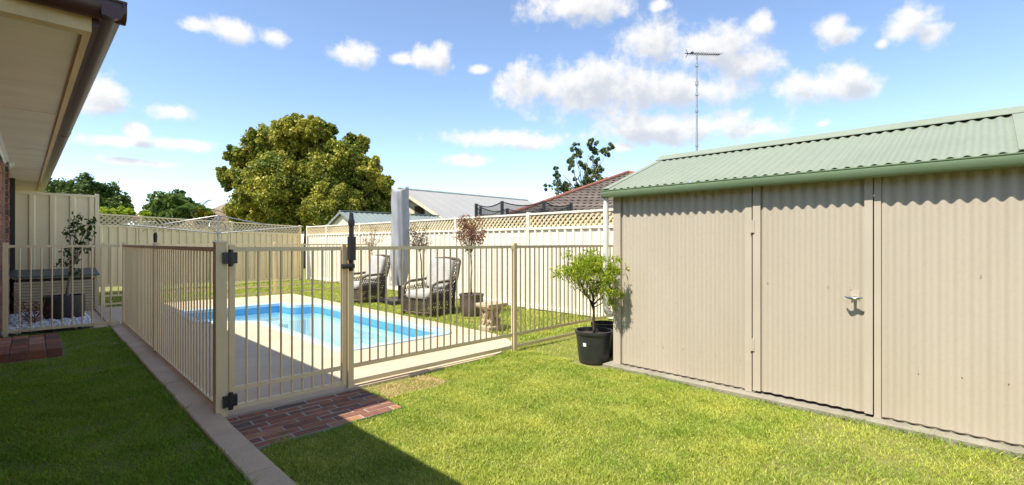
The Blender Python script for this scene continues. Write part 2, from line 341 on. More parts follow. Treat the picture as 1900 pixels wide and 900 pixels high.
def netmat():
    m = bpy.data.materials.new('black_safety_net'); m.use_nodes = True; n = m.node_tree.nodes; l = m.node_tree.links; b = n['Principled BSDF']; b.inputs['Base Color'].default_value = (.012,.013,.015,1)
    tr = n.new('ShaderNodeBsdfTransparent'); ms = n.new('ShaderNodeMixShader'); ms.inputs[0].default_value = .42; l.new(tr.outputs[0], ms.inputs[1]); l.new(b.outputs[0], ms.inputs[2]); l.new(ms.outputs[0], n['Material Output'].inputs[0])
    return m
M['net'] = netmat()

# ================================================================== the setting
def round_poly(pts, rad, seg=7):
    out = []; n = len(pts)
    for i in range(n):
        p0, p, p1 = Vector(pts[i-1]), Vector(pts[i]), Vector(pts[(i+1)%n]); r = rad[i]
        a = (p0-p).normalized(); b = (p1-p).normalized(); ang = a.angle(b); t = min(r/math.tan(ang/2), .48*(p0-p).length, .48*(p1-p).length); r = t*math.tan(ang/2)
        s, e = p+a*t, p+b*t; c = p+(a+b).normalized()*(r/math.sin(ang/2))
        va, vb = s-c, e-c
        for k in range(seg+1):
            f = k/seg; th = va.angle(vb); v = (va*math.sin((1-f)*th)+vb*math.sin(f*th))/math.sin(th) if th > 1e-3 else va
            out.append(c+v)
    return out
def offset(poly, d):
    out = []; n = len(poly)
    for i in range(n):
        t = (poly[(i+1)%n]-poly[i-1]); t.normalize(); out.append(poly[i]+Vector((-t.y, t.x))*d)
    return out
def sheet_with_hole(mb, outer, hole, z):
    pts = [Vector((p[0], p[1], 0)) for p in outer]+[Vector((p[0], p[1], 0)) for p in hole]
    tris = tessellate_polygon([pts[:len(outer)], pts[len(outer):]])
    base = len(mb.v)
    for p in pts: mb.pt((p.x, p.y, z))
    for t in tris: mb.f.append([base+i for i in t])
POOL = round_poly([(2.42,5.12),(4.10,5.12),(4.10,9.62),(3.62,9.72),(3.62,10.28),(1.72,10.28),(1.72,8.62),(2.42,7.95)], [.22,.25,.45,.12,.12,.2,.2,.2])
RIM_MID = offset(POOL, .05); RIM_IN = offset(POOL, .12)
mb = MB(); sheet_with_hole(mb, [(-900,-900),(900,-900),(900,900),(-900,900)], RIM_MID, -.012)
tag(part('ground', mb, M['ground']), kind='structure')
deck_outer = round_poly([(.93,3.832),(3.6,3.832),(4.22,4.17),(4.42,4.75),(4.42,11.95),(.93,11.95)], [.02,.7,.6,.6,.1,.02])
mb = MB(); sheet_with_hole(mb, deck_outer, RIM_MID, .012)
for i in range(len(deck_outer)):
    a, b = deck_outer[i-1], deck_outer[i]; mb.face([(a.x,a.y,-.03),(b.x,b.y,-.03),(b.x,b.y,.012),(a.x,a.y,.012)])
tag(part('pool_deck', mb, M['concrete']), kind='structure')
# concrete edging along the fence, in lengths
EDG = thing('edging', None, None, (.85, 2, 0)); EDG['kind'] = 'structure'
ys = [-1.2, .1, 1.35, 2.72, 3.62, 4.95, 6.2, 7.45, 8.7, 9.9, 11.2, 12.0]
for a, b in zip(ys[:-1], ys[1:]):
    part('edging_stone', MB().box(.765+rnd.uniform(-.004,.004), .925+rnd.uniform(-.003,.003), a+.003, b-.003, -.05, .05+rnd.uniform(-.002,.002), .008), M['kerb'], EDG)
tag(part('path', MB().box(.62, .925, 9.05, 12.3, -.04, .045), M['kerb']), kind='structure') if False else None
tag(part('side_path', MB().box(.55, .763, 9.04, 12.2, -.04, .03), M['kerb']), kind='structure')
tag(part('left_lawn_soil', MB().box(-3, .762, -3, 9.0, -.1, .022), M['ground']), kind='structure')
tag(part('pebble_bed', MB().box(-.5, .548, 9.02, 12.4, -.1, .03), M['soil']), kind='structure')

# ---- pool
pool = thing('swimming_pool', 'blue fibreglass swimming pool set in the pale concrete deck', 'swimming pool', (3.2, 7.5, 0))
mb = MB(); n = len(POOL)
prof = [(POOL, .0125), (POOL, .028), (offset(POOL, .015), .034), (offset(POOL, .10), .034), (RIM_IN, .02), (RIM_IN, -.03)]
for (A, za), (B, zb) in zip(prof[:-1], prof[1:]):
    for i in range(n): mb.face([(A[i-1].x,A[i-1].y,za),(A[i].x,A[i].y,za),(B[i].x,B[i].y,zb),(B[i-1].x,B[i-1].y,zb)])
part('rim', mb, M['poolrim'], pool, True, 40, recalc=False)
mb = MB()
for i in range(n): a, b = RIM_IN[i-1], RIM_IN[i]; mb.face([(a.x,a.y,-.03),(b.x,b.y,-.03),(b.x,b.y,-.16),(a.x,a.y,-.16)])
part('shell_wall', mb, M['poolwall'], pool, True, 40, recalc=False)
mb = MB()
for i in range(n): a, b = RIM_IN[i-1], RIM_IN[i]; mb.face([(a.x,a.y,-.16),(b.x,b.y,-.16),(b.x,b.y,-1.15),(a.x,a.y,-1.15)])
part('lower_wall', mb, M['poolfloor'], pool, True, 40, recalc=False)
mb = MB(); mb.face([(p.x,p.y,-1.15) for p in RIM_IN]); part('pool_floor', mb, M['poolfloor'], pool)
for x0, x1, y0, y1, z in ((1.86,3.5,9.75,10.16,-.32),(1.86,3.5,9.35,9.749,-.58),(1.86,2.3,8.8,9.349,-.45),(3.55,3.97,5.26,7.2,-.36)):
    part('step', MB().box(x0, x1, y0, y1, -1.149, z, .03), M['poolfloor'], pool)
mb = MB(); mb.face([(p.x,p.y,-.12) for p in offset(POOL, .119)])
tag(part('pool_water', mb, M['water'], recalc=False), kind='structure')

# ---- grass blades
def blades(name, regions, matl, hmin, hmax, width, lean=.6, holes=()):
    P = []
    for (x0, x1, y0, y1, dens, z) in regions:
        k = int((x1-x0)*(y1-y0)*dens); p = np.stack([nrg.uniform(x0, x1, k), nrg.uniform(y0, y1, k), np.full(k, z)], 1)
        for (a, b, c, d) in holes: p = p[~((p[:,0] > a) & (p[:,0] < b) & (p[:,1] > c) & (p[:,1] < d))]
        P.append(p)
    P = np.concatenate(P); k = len(P)
    # clumpy height
    hn = .75+.35*np.sin(P[:,0]*9.1+2*np.sin(P[:,1]*5.3))*np.sin(P[:,1]*8.3+1.7*np.sin(P[:,0]*6.1))
    h = nrg.uniform(hmin, hmax, k)*hn; th = nrg.uniform(0, 2*np.pi, k); w = width*nrg.uniform(.6, 1.3, k)
    ln = nrg.uniform(.15, lean, k)*h/ .7; ph = th+nrg.normal(0, .6, k)+np.pi/2
    side = np.stack([np.cos(th), np.sin(th), np.zeros(k)], 1)*w[:,None]/2; fwd = np.stack([np.cos(ph), np.sin(ph), np.zeros(k)], 1)
    up = np.array([0,0,1.0]); mid = P+fwd*(ln*.35)[:,None]+up*(h*.6)[:,None]; tip = P+fwd*ln[:,None]+up*h[:,None]
    v = np.stack([P-side, P+side, mid+side*.8, mid-side*.8, tip], 1).reshape(-1, 3); b = np.arange(k)[:,None]*5
    f = np.concatenate([b+np.array([[0,1,2]]), b+np.array([[0,2,3]]), b+np.array([[3,2,4]])], 1).reshape(-1, 3)
    o = np_mesh(name, v, f, matl); o['kind'] = 'stuff'; return o
BRICK_HOLE = (.9, 1.97, 3.11, 3.86)
SLAB_HOLE = (4.02, 7, -4, 2.74)
tag(blades('lawn_grass', [(.95,4.06,.9,3.78,34000,-.01),(1.2,4.06,-1.6,.9,13000,-.01),(.95,1.2,0,.9,6000,-.01),(2.0,3.97,3.7,3.83,12000,-.01),(3.45,4.5,3.80,3.95,9000,-.01),(3.75,4.5,3.95,4.1,7000,-.01),(3.95,4.5,4.1,4.25,6000,-.01),(3.9,6.55,2.76,4.4,6000,-.01)], M['grass'], .014, .031, .0036, 1.15,
    [BRICK_HOLE, SLAB_HOLE, (3.93,4.38,2.7,3.12), (1.9,2.62,3.42,3.82)]), 'short green lawn between the brick paving and the shed', 'grass')
tag(blades('dry_grass', [(1.96,2.66,3.40,3.79,22000,-.01),(2.5,3.3,3.55,3.79,3500,-.01)], M['grass_dry'], .008, .02, .005, 1.2), 'dry yellow patch of lawn beside the gate post', 'grass')
tag(blades('poolside_grass', [(4.43,6.55,4.2,9,4200,-.01),(4.43,6.55,9,16.2,2000,-.01),(.95,4.43,12.0,15.6,2000,-.01)], M['grass'], .025, .05, .008, .9), 'green grass strip between pool deck and white fence', 'grass')
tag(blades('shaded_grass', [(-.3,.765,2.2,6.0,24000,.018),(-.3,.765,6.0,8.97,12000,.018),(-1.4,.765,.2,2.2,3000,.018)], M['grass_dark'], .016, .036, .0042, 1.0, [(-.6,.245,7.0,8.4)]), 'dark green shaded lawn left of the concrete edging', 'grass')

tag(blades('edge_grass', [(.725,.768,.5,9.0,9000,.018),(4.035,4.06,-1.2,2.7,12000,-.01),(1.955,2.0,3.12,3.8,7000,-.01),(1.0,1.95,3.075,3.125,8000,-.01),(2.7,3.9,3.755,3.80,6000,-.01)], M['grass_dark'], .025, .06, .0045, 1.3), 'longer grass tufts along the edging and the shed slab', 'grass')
# ================================================================== pool fence and gate
def bar_mesh(z0, z1, r=.0085):
    return mesh_of('bar', MB().tube([(0,0,z0),(0,0,z1)], r, 8), M['cream'], None, True, 60)
def rail(mb, x0, x1, z, hh=.016, dd=.0125):
    return mb.box(x0, x1, -dd, dd, z-hh, z+hh)
def post_mb(x, w=.025, z0=-.05, z1=1.235):
    mb = MB(); mb.box(x-w, x+w, -w, w, z0, z1); return mb
def to_world(t, mb): mb.v = [W[t] @ p for p in mb.v]; return mb
def pool_fence(label, p0, p1, posts, rails, group=None, ztop=1.2, sp=.083, ends=(True, True), bw=.0085, z0=0):
    p0 = Vector(p0); p1 = Vector(p1); L = (p1-p0).length; rz = math.atan2(p1.y-p0.y, p1.x-p0.x)
    t = thing('pool_fence', label, 'fence', (p0.x, p0.y, z0), rz, group or 'cream tubular pool fence runs')
    bm_ = bar_mesh(rails[0], ztop, bw)
    xs = [0]+list(posts)+[L]
    for k, x in enumerate(xs):
        if (k == 0 and not ends[0]) or (k == len(xs)-1 and not ends[1]): continue
        p = part('post', to_world(t, post_mb(x)), M['cream'], t)
        part('post_cap', to_world(t, MB().box(x-.029, x+.029, -.029, .029, 1.2355, 1.248, .006)), M['cream'], p)
    for a, b in zip(xs[:-1], xs[1:]):
        for z in [ztop]+list(rails):
            part('rail', to_world(t, rail(MB(), a+.0255, b-.0255, z)), M['cream'], t)
        nb = max(1, round((b-a-.05)/sp)); 
        for i in range(1, nb): piece('bar', bm_, t, (a+.025+(b-a-.05)*i/nb, 0, 0))
        for s in (a+.036, b-.036):
            part('bracket', to_world(t, MB().box(s-.0102, s+.0102, -.018, .018, ztop-.022, ztop+.0205)), M['cream'], t)
    return t
XF, YG = .932, 3.87
pool_fence('shaded cream pool fence run beside the concrete edging', (XF, YG+.04), (XF, 9.0), [2.5], [.07], ends=(False, True), sp=.104, bw=.0068)
pool_fence('cream pool fence panel between brick house wall and edging, before the white pebbles', (-.27, 9.0), (XF-.03, 9.0), [], [.09], ends=(True, False), sp=.105)
pool_fence('cream pool fence run from the gate latch post towards the shed downpipe', (1.905, YG), (6.55, YG), [2.0], [.19, .05], ends=(True, True), sp=.0805)
pool_fence('cream pool fence run across the grass behind the pool', (.93, 12.05), (6.5, 12.05), [3.12], [.22, .06], ends=(True, True), sp=.1)
# gate with its hinge post
gp = thing('gate_post', 'thick cream corner post carrying the pool gate hinges', 'post', (XF, YG, 0))
part('post_shaft', MB().box(.897, .967, YG-.035, YG+.035, -.05, 1.245), M['cream'], gp)
part('post_cap', MB().box(.892, .972, YG-.04, YG+.04, 1.2455, 1.262, .01), M['cream'], gp)
gate = thing('pool_gate', 'cream tubular pool gate with black hinges above the brick paving', 'gate', (1.0, YG, 0))
for x0, x1 in ((.986, 1.022), (1.83, 1.866)):
    part('stile', MB().box(x0, x1, YG-.018, YG+.018, .045, 1.235), M['cream'], gate)
for z in (1.2, .19, .06):
    part('rail', MB().box(1.0225, 1.8295, YG-.0125, YG+.0125, z-.016, z+.016), M['cream'], gate)
bm_ = bar_mesh(.06, 1.2)
for i in range(9): piece('bar', bm_, gate, (1.022+.808*(i+1)/10-1.0, 0, 0))
for zc in (1.14, .12):
    mb = MB(); mb.box(.938, .972, YG-.056, YG-.0352, zc-.04, zc+.04, 0); mb.box(.9725, 1.0, YG-.062, YG-.02, zc-.045, zc+.045); mb.box(1.0005, 1.03, YG-.05, YG-.0185, zc-.04, zc+.04)
    mb.tube([(.986, YG-.048, zc-.06), (.986, YG-.048, zc+.06)], .016, 10)
    part('hinge', mb, M['black'], gate, True, 40)
latch = thing('gate_latch', 'tall black magnetic pull latch on the gate latch post', 'latch', (1.9, YG-.04, 1.0))
part('latch_tube', MB().tube([(1.898, YG-.045, 1.01), (1.898, YG-.045, 1.40)], .02, 12), M['black'], latch, True, 50)
part('latch_body', MB().box(1.872, 1.925, YG-.072, YG-.0255, 1.10, 1.30), M['black'], latch)
part('latch_knob', MB().tube([(1.898, YG-.045, 1.395), (1.898, YG-.045, 1.43), (1.898, YG-.045, 1.455), (1.898, YG-.045, 1.50)], [.026, .028, .02, .016], 12), M['black'], latch, True, 50)
part('latch_striker', MB().tube([(1.815, YG-.045, 1.05), (1.87, YG-.048, 1.05), (1.92, YG-.048, 1.05)], [.02, .022, .02], 12), M['black'], latch, True, 50)
small = thing('fence_latch', 'small black latch fitting on the far run of pool fence', 'latch', (.93, 6.44, 1.25))
part('latch_pin', MB().tube([(.93,6.44,1.25),(.93,6.44,1.33),(.93,6.44,1.36)], [.016,.02,.01], 8), M['black'], small, True, 50)

# ================================================================== sheet metal boundary fences
def slats(t, x0, x1, z0, z1, sp, w, individual, matl):
    L = x1-x0; h = z1-z0; allmb = MB()
    for sgn, yy in ((1, -.006), (-1, .006)):
        k = -int(h/sp)-1
        while k*sp < L+h:
            s = k*sp+.03; k += 1
            if sgn == 1: a = max(0, -s); b = min(h, L-s); f = lambda q: (x0+s+q, z0+q)
            else: a = max(0, s-L); b = min(h, s); f = lambda q: (x0+s-q, z0+q)
            if b-a < .03: continue
            (ax, az_), (bx_, bz) = f(a), f(b); d = Vector((bx_-ax, 0, bz-az_)).normalized(); nn = Vector((-d.z, 0, d.x))*w/2; th = Vector((0, .0045, 0)); c = Vector((0, yy, 0))
            mb = MB() if individual else allmb
            mb.prism([nn-th, nn+th, -nn+th, -nn-th], Vector((ax, 0, az_))+c, Vector((bx_, 0, bz))+c)
            if individual: part('lattice_slat', to_world(t, mb), matl, t)
    if not individual: tag(part('lattice', to_world(t, allmb), matl, t), kind='stuff')
def sheet_profile(x0, x1, pitch=.19, depth=.028):
    pts = []; x = x0
    n_ = max(1, round((x1-x0)/pitch)); p = (x1-x0)/n_
    for i in range(n_):
        a = x0+i*p; pts += [(a, 0), (a+p*.62, 0), (a+p*.70, -depth), (a+p*.92, -depth)]
    pts.append((x1, 0)); return pts
def metal_fence(name, label, p0, p1, bays, zs, ztop, lattice, sheetmat, framemat, slope=0.0, individual=(), zoff=0.0, zb=.04, pitch=.19, sl=.11):
    p0 = Vector(p0); p1 = Vector(p1); rz = math.atan2(p1.y-p0.y, p1.x-p0.x)
    t = thing(name, label, 'fence', (p0.x, p0.y, 0), rz)
    T = W[t]
    def add(nm, mb, m_): 
        for p in mb.v: p.z += slope*p.x+zoff
        return part(nm, to_world(t, mb), m_, t)
    x = 0
    for k, b in enumerate(bays):
        add('post', MB().box(x-.03, x+.03, -.035, .035, -.05, ztop+.02), framemat)
        xa, xb = x+.031, x+b-.031; ns = max(1, round((xb-xa)/.76)); q = (xb-xa)/ns
        for i in range(ns):
            pr = sheet_profile(xa+i*q+.001, xa+(i+1)*q-.001, pitch); mb = MB()
            mb.strip([(px_, y_, zb+.03) for px_, y_ in pr], [(px_, y_, zs) for px_, y_ in pr]); mb.strip([(px_, y_+.003, zb+.03) for px_, y_ in pr], [(px_, y_+.003, zs) for px_, y_ in pr])
            add('sheet', mb, sheetmat)
        add('rail', MB().box(xa, xb, -.034, .03, zb-.02, zb+.035), framemat)
        add('rail', MB().box(xa, xb, -.034, .03, zs-.012, zs+.035), framemat)
        if lattice:
            add('rail', MB().box(xa, xb, -.026, .026, ztop-.035, ztop), framemat)
            mbk = len(t.children)
            if k in individual:
                slats(t, xa, xb, zs+.0355, ztop-.0355, sl, .034, True, M['lattice'])
            else: slats(t, xa, xb, zs+.0355, ztop-.0355, sl, .034, False, M['lattice'])
            if slope or zoff:
                for c in list(t.children)[mbk:]:
                    if c.name.startswith('lattice'):
                        for v_ in c.data.vertices: v_.co.z += slope*v_.co.x+zoff
        x += b
    add('post', MB().box(x-.03, x+.03, -.035, .035, -.05, ztop+.02), framemat)
    return t
metal_fence('boundary_fence', 'long ivory sheet metal boundary fence with lattice top behind the garden chairs', (6.6, 16.5), (6.6, -2.0),
            [1.55,2.2,2.2,2.2,2.2,2.2,2.2,2.2], 1.50, 1.80, True, M['white_fence'], M['white_fence'], 0, (1,2,3,4,5))
metal_fence('boundary_fence', 'yellowish cream sheet metal back fence with lattice top behind the clothes hoist', (-.32, 14.74), (6.53, 16.48),
            [2.283,2.283,2.283], 1.50, 1.80, True, M['cream_fence'], M['cream_fence'], -.0264, (0,1,2), .187, .05)
metal_fence('side_fence', 'tall plain cream sheet metal fence panel beside the house wall', (-.30, 12.5), (.87, 12.5), [1.17], 2.12, 2.16, False, M['cream_fence'], M['cream_fence'], 0, (), .03, .04, .25)

# ================================================================== brick paving at the gate
pav = thing('brick_paving', 'red brick paving in front of the pool gate', 'paving', (1.45, 3.45, 0)); pav['kind'] = 'structure'; del pav['category']
part('mortar_bed', MB().box(.93, 1.955, 3.12, 3.83, -.06, .0115), M['mortar'], pav)
brk = [mesh_of('brick', MB().box(-l/2, l/2, -.0365, .0365, -.05, .015, .004), BR[0]) for l in (.2255, .112)]
y = 3.16; row = 0
while y < 3.78:
    x = .942 - (.12 if row % 2 else 0) - (.04 if row % 3 == 1 else 0)
    while x < 1.95:
        l, r_ = x, x+.225
        if r_ > 1.955: r_ = 1.955
        if l < .935: l = .935
        if r_-l > .05:
            me = brk[0] if r_-l > .22 else None
            m_ = rnd.choices(BR, [5,1.6,2,5,.3])[0]
            if me is None: me = mesh_of('brick', MB().box(-(r_-l)/2, (r_-l)/2, -.0365, .0365, -.05, .015, .004), BR[0])
            piece('brick', me, pav, ((l+r_)/2-1.45, y-3.45, rnd.uniform(-.003, .002)), (0, 0, rnd.uniform(-.012, .012)), m_)
        x += .237
    y += .083; row += 1
# brick step against the house
st = thing('brick_step', 'low red brick step on the shaded lawn beside the house', 'step', (-.05, 7.7, 0))
part('mortar_core', MB().box(-.345, .186, 7.12, 8.30, -.02, .098), M['mortar'], st)
bs = mesh_of('brick', MB().box(-.064, .064, -.117, .117, -.06, .05, .006), BR[0])
for i in range(4):
    for j in range(5):
        piece('brick', bs, st, (.148-.137*i+.05, 7.222+.244*j-7.7+rnd.uniform(-.006,.006), .062+rnd.uniform(-.003,.003)), (0,0,rnd.uniform(-.01,.01)), rnd.choices(BR, [3,1,2,5,1])[0])

# ================================================================== the house on the left
house = thing('brick_house', 'red brick house with deep cream eave and dark gutter at left', 'house', (-.31, 3.7, 0))
part('wall', MB().box(-5, -.322, 3.65, 9.80, -.1, 2.395), M['mortar'], house)
part('wall_pier', MB().box(-.6, -.277, 9.801, 10.30, -.1, 2.395), M['mortar'], house)
part('wall', MB().box(-5, -.50, 10.301, 16, -.1, 2.395), BR[3], house, label='recessed far wall')
part('wall', MB().box(-5, -1.0, -6, 3.649, -.1, 2.395), BR[3], house, label='near wall set back')
def wall_bricks(x, y0, y1, zmax, single):
    bme = mesh_of('brick', MB().box(-.02, .012, -.114, .114, -.038, .038), BR[0]); hme = mesh_of('brick', MB().box(-.02, .012, -.054, .054, -.038, .038), BR[0])
    joined = MB(); z = .045; row = 0
    while z < zmax-.03:
        y = y0 + (.114 if row % 2 == 0 else .054); first = row % 2 == 1
        while True:
            hl = .054 if first else .114
            if y+hl > y1+.005: 
                break
            if single: piece('brick', hme if first else bme, house, (x-(-.31)+rnd.uniform(-.002,.002), y-3.7, z), (0,0,0), rnd.choices(BR, [5,1,2,5,0])[0])
            else: joined.box(x-.02, x+.012, y-hl, y+hl, z-.038, z+.038)
            y += hl+.01+.114; first = False
        z += .086; row += 1
    if not single: tag(part('brickwork', joined, BR[0], house), kind='stuff')
wall_bricks(-.322, 8.46, 9.80, 2.39, True)
wall_bricks(-.277, 9.80, 10.30, 2.39, True)
wall_bricks(-.322, 3.66, 8.45, 2.39, False)
for k in range(27):                                    # narrow return of the pier facing the camera
    hl = .018; z = .045+.086*k
    piece('brick', mesh_of('brick', MB().box(-.02, .02, -.012, .004, -.038, .038), BR[0]) if k == 0 else house['rb'] , house, (-.292+.31, 9.80-3.7, z), (0,0,0), rnd.choice(BR[:4])) if False else None
ev = part('eave_soffit', MB().box(-5, .20, 3.50, 16.0, 2.40, 2.412), M['soffit'], house)
part('eave_soffit', MB().box(-5, -.22, -6, 3.30, 2.40, 2.412), M['soffit'], house)
for yj in (5.9, 8.3, 10.7, 13.1): part('cover_strip', MB().box(-.30, .19, yj-.012, yj+.012, 2.394, 2.3995), M['soffit'], ev)
part('cornice', MB().prism([(0,0,0),(.05,0,0),(.05,0,-.008),(.02,0,-.02),(.008,0,-.05),(0,0,-.05)], (-.309, 3.7, 2.3995), (-.309, 9.79, 2.3995)), M['white'], house)
part('cornice', MB().prism([(0,0,0),(.05,0,0),(.05,0,-.008),(.02,0,-.02),(.008,0,-.05),(0,0,-.05)], (-.264, 9.80, 2.3995), (-.264, 10.3, 2.3995)), M['white'], house)
part('eave_batten', MB().box(.2005, .232, 3.50, 16.0, 2.385, 2.43), M['timber_cream'], house)
part('end_fascia', MB().box(-.9, .232, 3.415, 3.4985, 2.385, 2.485), M['timber_cream'], house)
part('end_panel', MB().box(-5, .2, 16.001, 16.03, 2.1, 2.5), M['timber_cream'], house)
part('fascia', MB().box(.2325, .262, 3.415, 16.0, 2.42, 2.56), M['brown_metal'], house)
gprof = lambda sx, sy: [(0*sx,0*sy,.055),(0*sx,0*sy,0),(.05*sx,.05*sy,-.012),(.085*sx,.085*sy,.005),(.10*sx,.10*sy,.04),(.098*sx,.098*sy,.085),(.106*sx,.106*sy,.085),(.108*sx,.108*sy,.095),(.09*sx,.09*sy,.095),(.09*sx,.09*sy,.055)]
gut = part('gutter', MB().prism(gprof(1,0), (.2625, 3.306, 2.46), (.2625, 16.0, 2.46)), M['brown_metal'], house, True, 50)
part('gutter_end', MB().prism(gprof(0,-1), (-.10, 3.4145, 2.462), (.3705, 3.4145, 2.462)), M['brown_metal'], house, True, 50)
part('gutter_joint', MB().prism([(-.004,0,.06),(-.004,0,-.004),(.05,0,-.016),(.088,0,.002),(.104,0,.04),(.106,0,.09)], (.262, 7.4, 2.46), (.262, 7.46, 2.46)), M['brown_metal'], gut)
part('gutter', MB().prism(gprof(1,0), (-.178, -6, 2.458), (-.178, 3.30, 2.458)), M['brown_metal'], house, True, 50, label='near gutter over the set back wall')
part('fascia', MB().box(-.22, -.1785, -6, 3.30, 2.413, 2.56), M['brown_metal'], house)
mb = MB()
for k in range(14):                                    # stepped tile courses
    xa = .30-k*.32; za = 2.56+k*.13
    mb.box(xa-.34, xa, 3.30, 16.1, za, za+.03)
for k in range(13):
    xa = -.12-k*.32; za = 2.56+k*.13
    mb.box(xa-.34, xa, -6, 3.295, za, za+.03)
part('roof', mb, M['rooftile'], house)
part('downpipe', MB().box(-.335, -.252, 12.30, 12.38, 0, 2.399), M['dark_brown'], house)
part('downlight', MB().lathe([(.04,-.004),(.045,0)], 16, (-.02, 7.9, 2.3985)), M['white'], house)

for c in house.children:                               # the eave line is not quite parallel to the wall
    if c.name.split('.')[0] in ('eave_soffit','eave_batten','end_fascia','fascia','gutter','gutter_end','roof','end_panel'):
        c.rotation_euler.z = R(.8); c.location.x = -.02
# ================================================================== garden shed on the right
shed = thing('garden_shed', 'beige corrugated steel garden shed with pale green roof', 'shed', (4.15, 2.68, 0))
XS = 4.15; PIT = .076
def corr_wall(y0, y1, z0, z1, x=XS, amp=.009):
    n_ = int(abs(y1-y0)/PIT*10); a = []; b = []
    for i in range(n_+1):
        y = y0+(y1-y0)*i/n_; xx = x+amp*math.sin(2*math.pi*y/PIT); a.append((xx, y, z0)); b.append((xx, y, z1))
    mb = MB(); mb.strip(a, b); mb.strip([(p[0]+.002, p[1], p[2]) for p in a], [(p[0]+.002, p[1], p[2]) for p in b]); return mb
tag(part('shed_slab', MB().box(4.055, 6.6, -3.5, 2.76, -.06, .028, .006), M['slab']), kind='structure')
ZW = 1.74
wy = [(2.60, 1.425), (.525, -.30), (-.302, -1.2), (-1.202, -2.4)]
for a, b in wy: part('wall_sheet', corr_wall(a, b, .045, ZW), M['shed_wall'], shed, True, 60, recalc=False)
part('corner_post', MB().box(4.132, 4.19, 2.603, 2.685, .03, ZW), M['shed_flat'], shed)
part('door_jamb', MB().box(4.134, 4.19, 1.369, 1.422, .03, ZW), M['shed_flat'], shed)
part('door_jamb', MB().box(4.134, 4.19, .528, .566, .03, ZW), M['shed_flat'], shed)
part('head_rail', MB().box(4.165, 4.2, -2.4, 2.68, ZW-.06, ZW-.002), M['shed_flat'], shed)
for a, b in ((-2.4, .566), (1.422, 2.6)): part('bottom_rail', MB().box(4.166, 4.2, a, b, .03, .07), M['shed_flat'], shed)
door = part('door', corr_wall(1.30, .622, .052, ZW-.02, XS-.004), M['shed_wall'], shed, True, 60, recalc=False)
part('door_stile', MB().box(4.128, 4.16, 1.302, 1.359, .05, ZW-.02), M['shed_flat'], door)
part('door_stile', MB().box(4.128, 4.16, .573, .62, .05, ZW-.02), M['shed_flat'], door)
for z in (.42, 1.38): part('hinge', MB().box(4.118, 4.1275, 1.346, 1.376, z-.05, z+.05).tube([(4.12,1.364,z-.05),(4.12,1.364,z+.05)], .008, 8), M['shed_flat'], door)
hd = MB(); hy, hz = .675, .86
hd.tube([(4.138, hy, hz), (4.088, hy, hz)], [.012, .009], 10)
hd.tube([(4.085, hy-.052, hz+.004), (4.078, hy-.03, hz), (4.074, hy, hz-.006), (4.078, hy+.03, hz), (4.085, hy+.052, hz+.004)], [.005,.010,.013,.010,.005], 10)
part('handle', hd, M['chrome'], door, True, 60)
part('handle_plate', MB().lathe([(.03,0),(.028,.004)], 6, (0,0,0)) if False else MB().box(4.1335, 4.14, hy-.026, hy+.026, hz-.012, hz+.045), M['shed_flat'], door)
scr = mesh_of('screw', MB().lathe([(.0035,-.003),(.0035,0),(.002,.002)], 6), M['galv'])
for (px_, pz) in [(1192,.29),(1229,.29),(1268,.29),(1297,.29),(1326,.29),(1373,.29),(1424,.93),(1478,.93),(1536,.93),(1578,.93),(1704,.40),(1785,.40),(1872,.40),(1820,1.05)]:
    r_ = (px_-950)/F; yy = 4.14*(1-r_)/(1+r_)
    piece('screw', scr, shed, (4.1395-4.15, yy-2.68, pz), (0, R(-90), 0))
# end wall and back
mb = MB(); mb.box(4.19, 6.3, 2.66, 2.683, .03, 1.74); mb.prism([(0,0,0),(2.11,0,0),(1.06,0,.42)], (4.19,2.661,1.741), (4.19,2.682,1.741)); mb.box(6.28, 6.3, -2.4, 2.659, .03, 1.74)
part('end_wall', mb, M['shed_wall'], shed)
# roof
EX, EZ, RX, RZ, YE = 4.03, 1.775, 5.25, 2.235, 2.75
def corr_roof(y0, y1, xa, za, xb, zb, amp=.0085):
    n_ = max(8, int(abs(y1-y0)/PIT*10)); a = []; b = []; sl = math.atan2(zb-za, abs(xb-xa))
    for i in range(n_+1):
        y = y0+(y1-y0)*i/n_; h = amp*math.sin(2*math.pi*y/PIT)
        a.append((xa, y, za+h)); b.append((xb, y, zb+h))
    mb = MB(); mb.strip(a, b); mb.strip([(p[0], p[1], p[2]-.002) for p in a], [(p[0], p[1], p[2]-.002) for p in b]); return mb
yy = YE-.01
while yy > -.10:
    part('roof_sheet', corr_roof(yy, max(yy-.76, -.13), EX, EZ, RX, RZ), M['green_roof'], shed, True, 60, recalc=False)
    yy -= .76
part('roof_sheet', corr_roof(-.355, -2.4, EX, EZ, RX, RZ), M['green_roof'], shed, True, 60, recalc=False)
part('roof_sheet', corr_roof(YE-.12, -2.4, 6.45, EZ, RX, RZ), M['green_roof'], shed, True, 60, recalc=False, label='back slope of the roof')
nx, nz_ = -(RZ-EZ), (RX-EX); ln = math.hypot(nx, nz_); nx /= ln; nz_ /= ln
def slope_flat(y0, y1, up=.011):
    return MB().prism([(0,0,0),(RX-EX,0,RZ-EZ),(RX-EX+nx*.004,0,RZ-EZ+.004),(nx*.004,0,.004)], (EX,y0,EZ+up), (EX,y1,EZ+up))
part('barge_flashing', slope_flat(YE, YE-.075, .0095), M['green_roof'], shed)
part('barge_flashing', slope_flat(-.122, -.36), M['green_roof'], shed)
part('barge_board', MB().prism([(0,0,-.09),(RX-EX,0,RZ-EZ-.09),(RX-EX,0,RZ-EZ+.01),(0,0,.01)], (EX,YE,EZ), (EX,YE-.01,EZ)), M['green_roof'], shed)
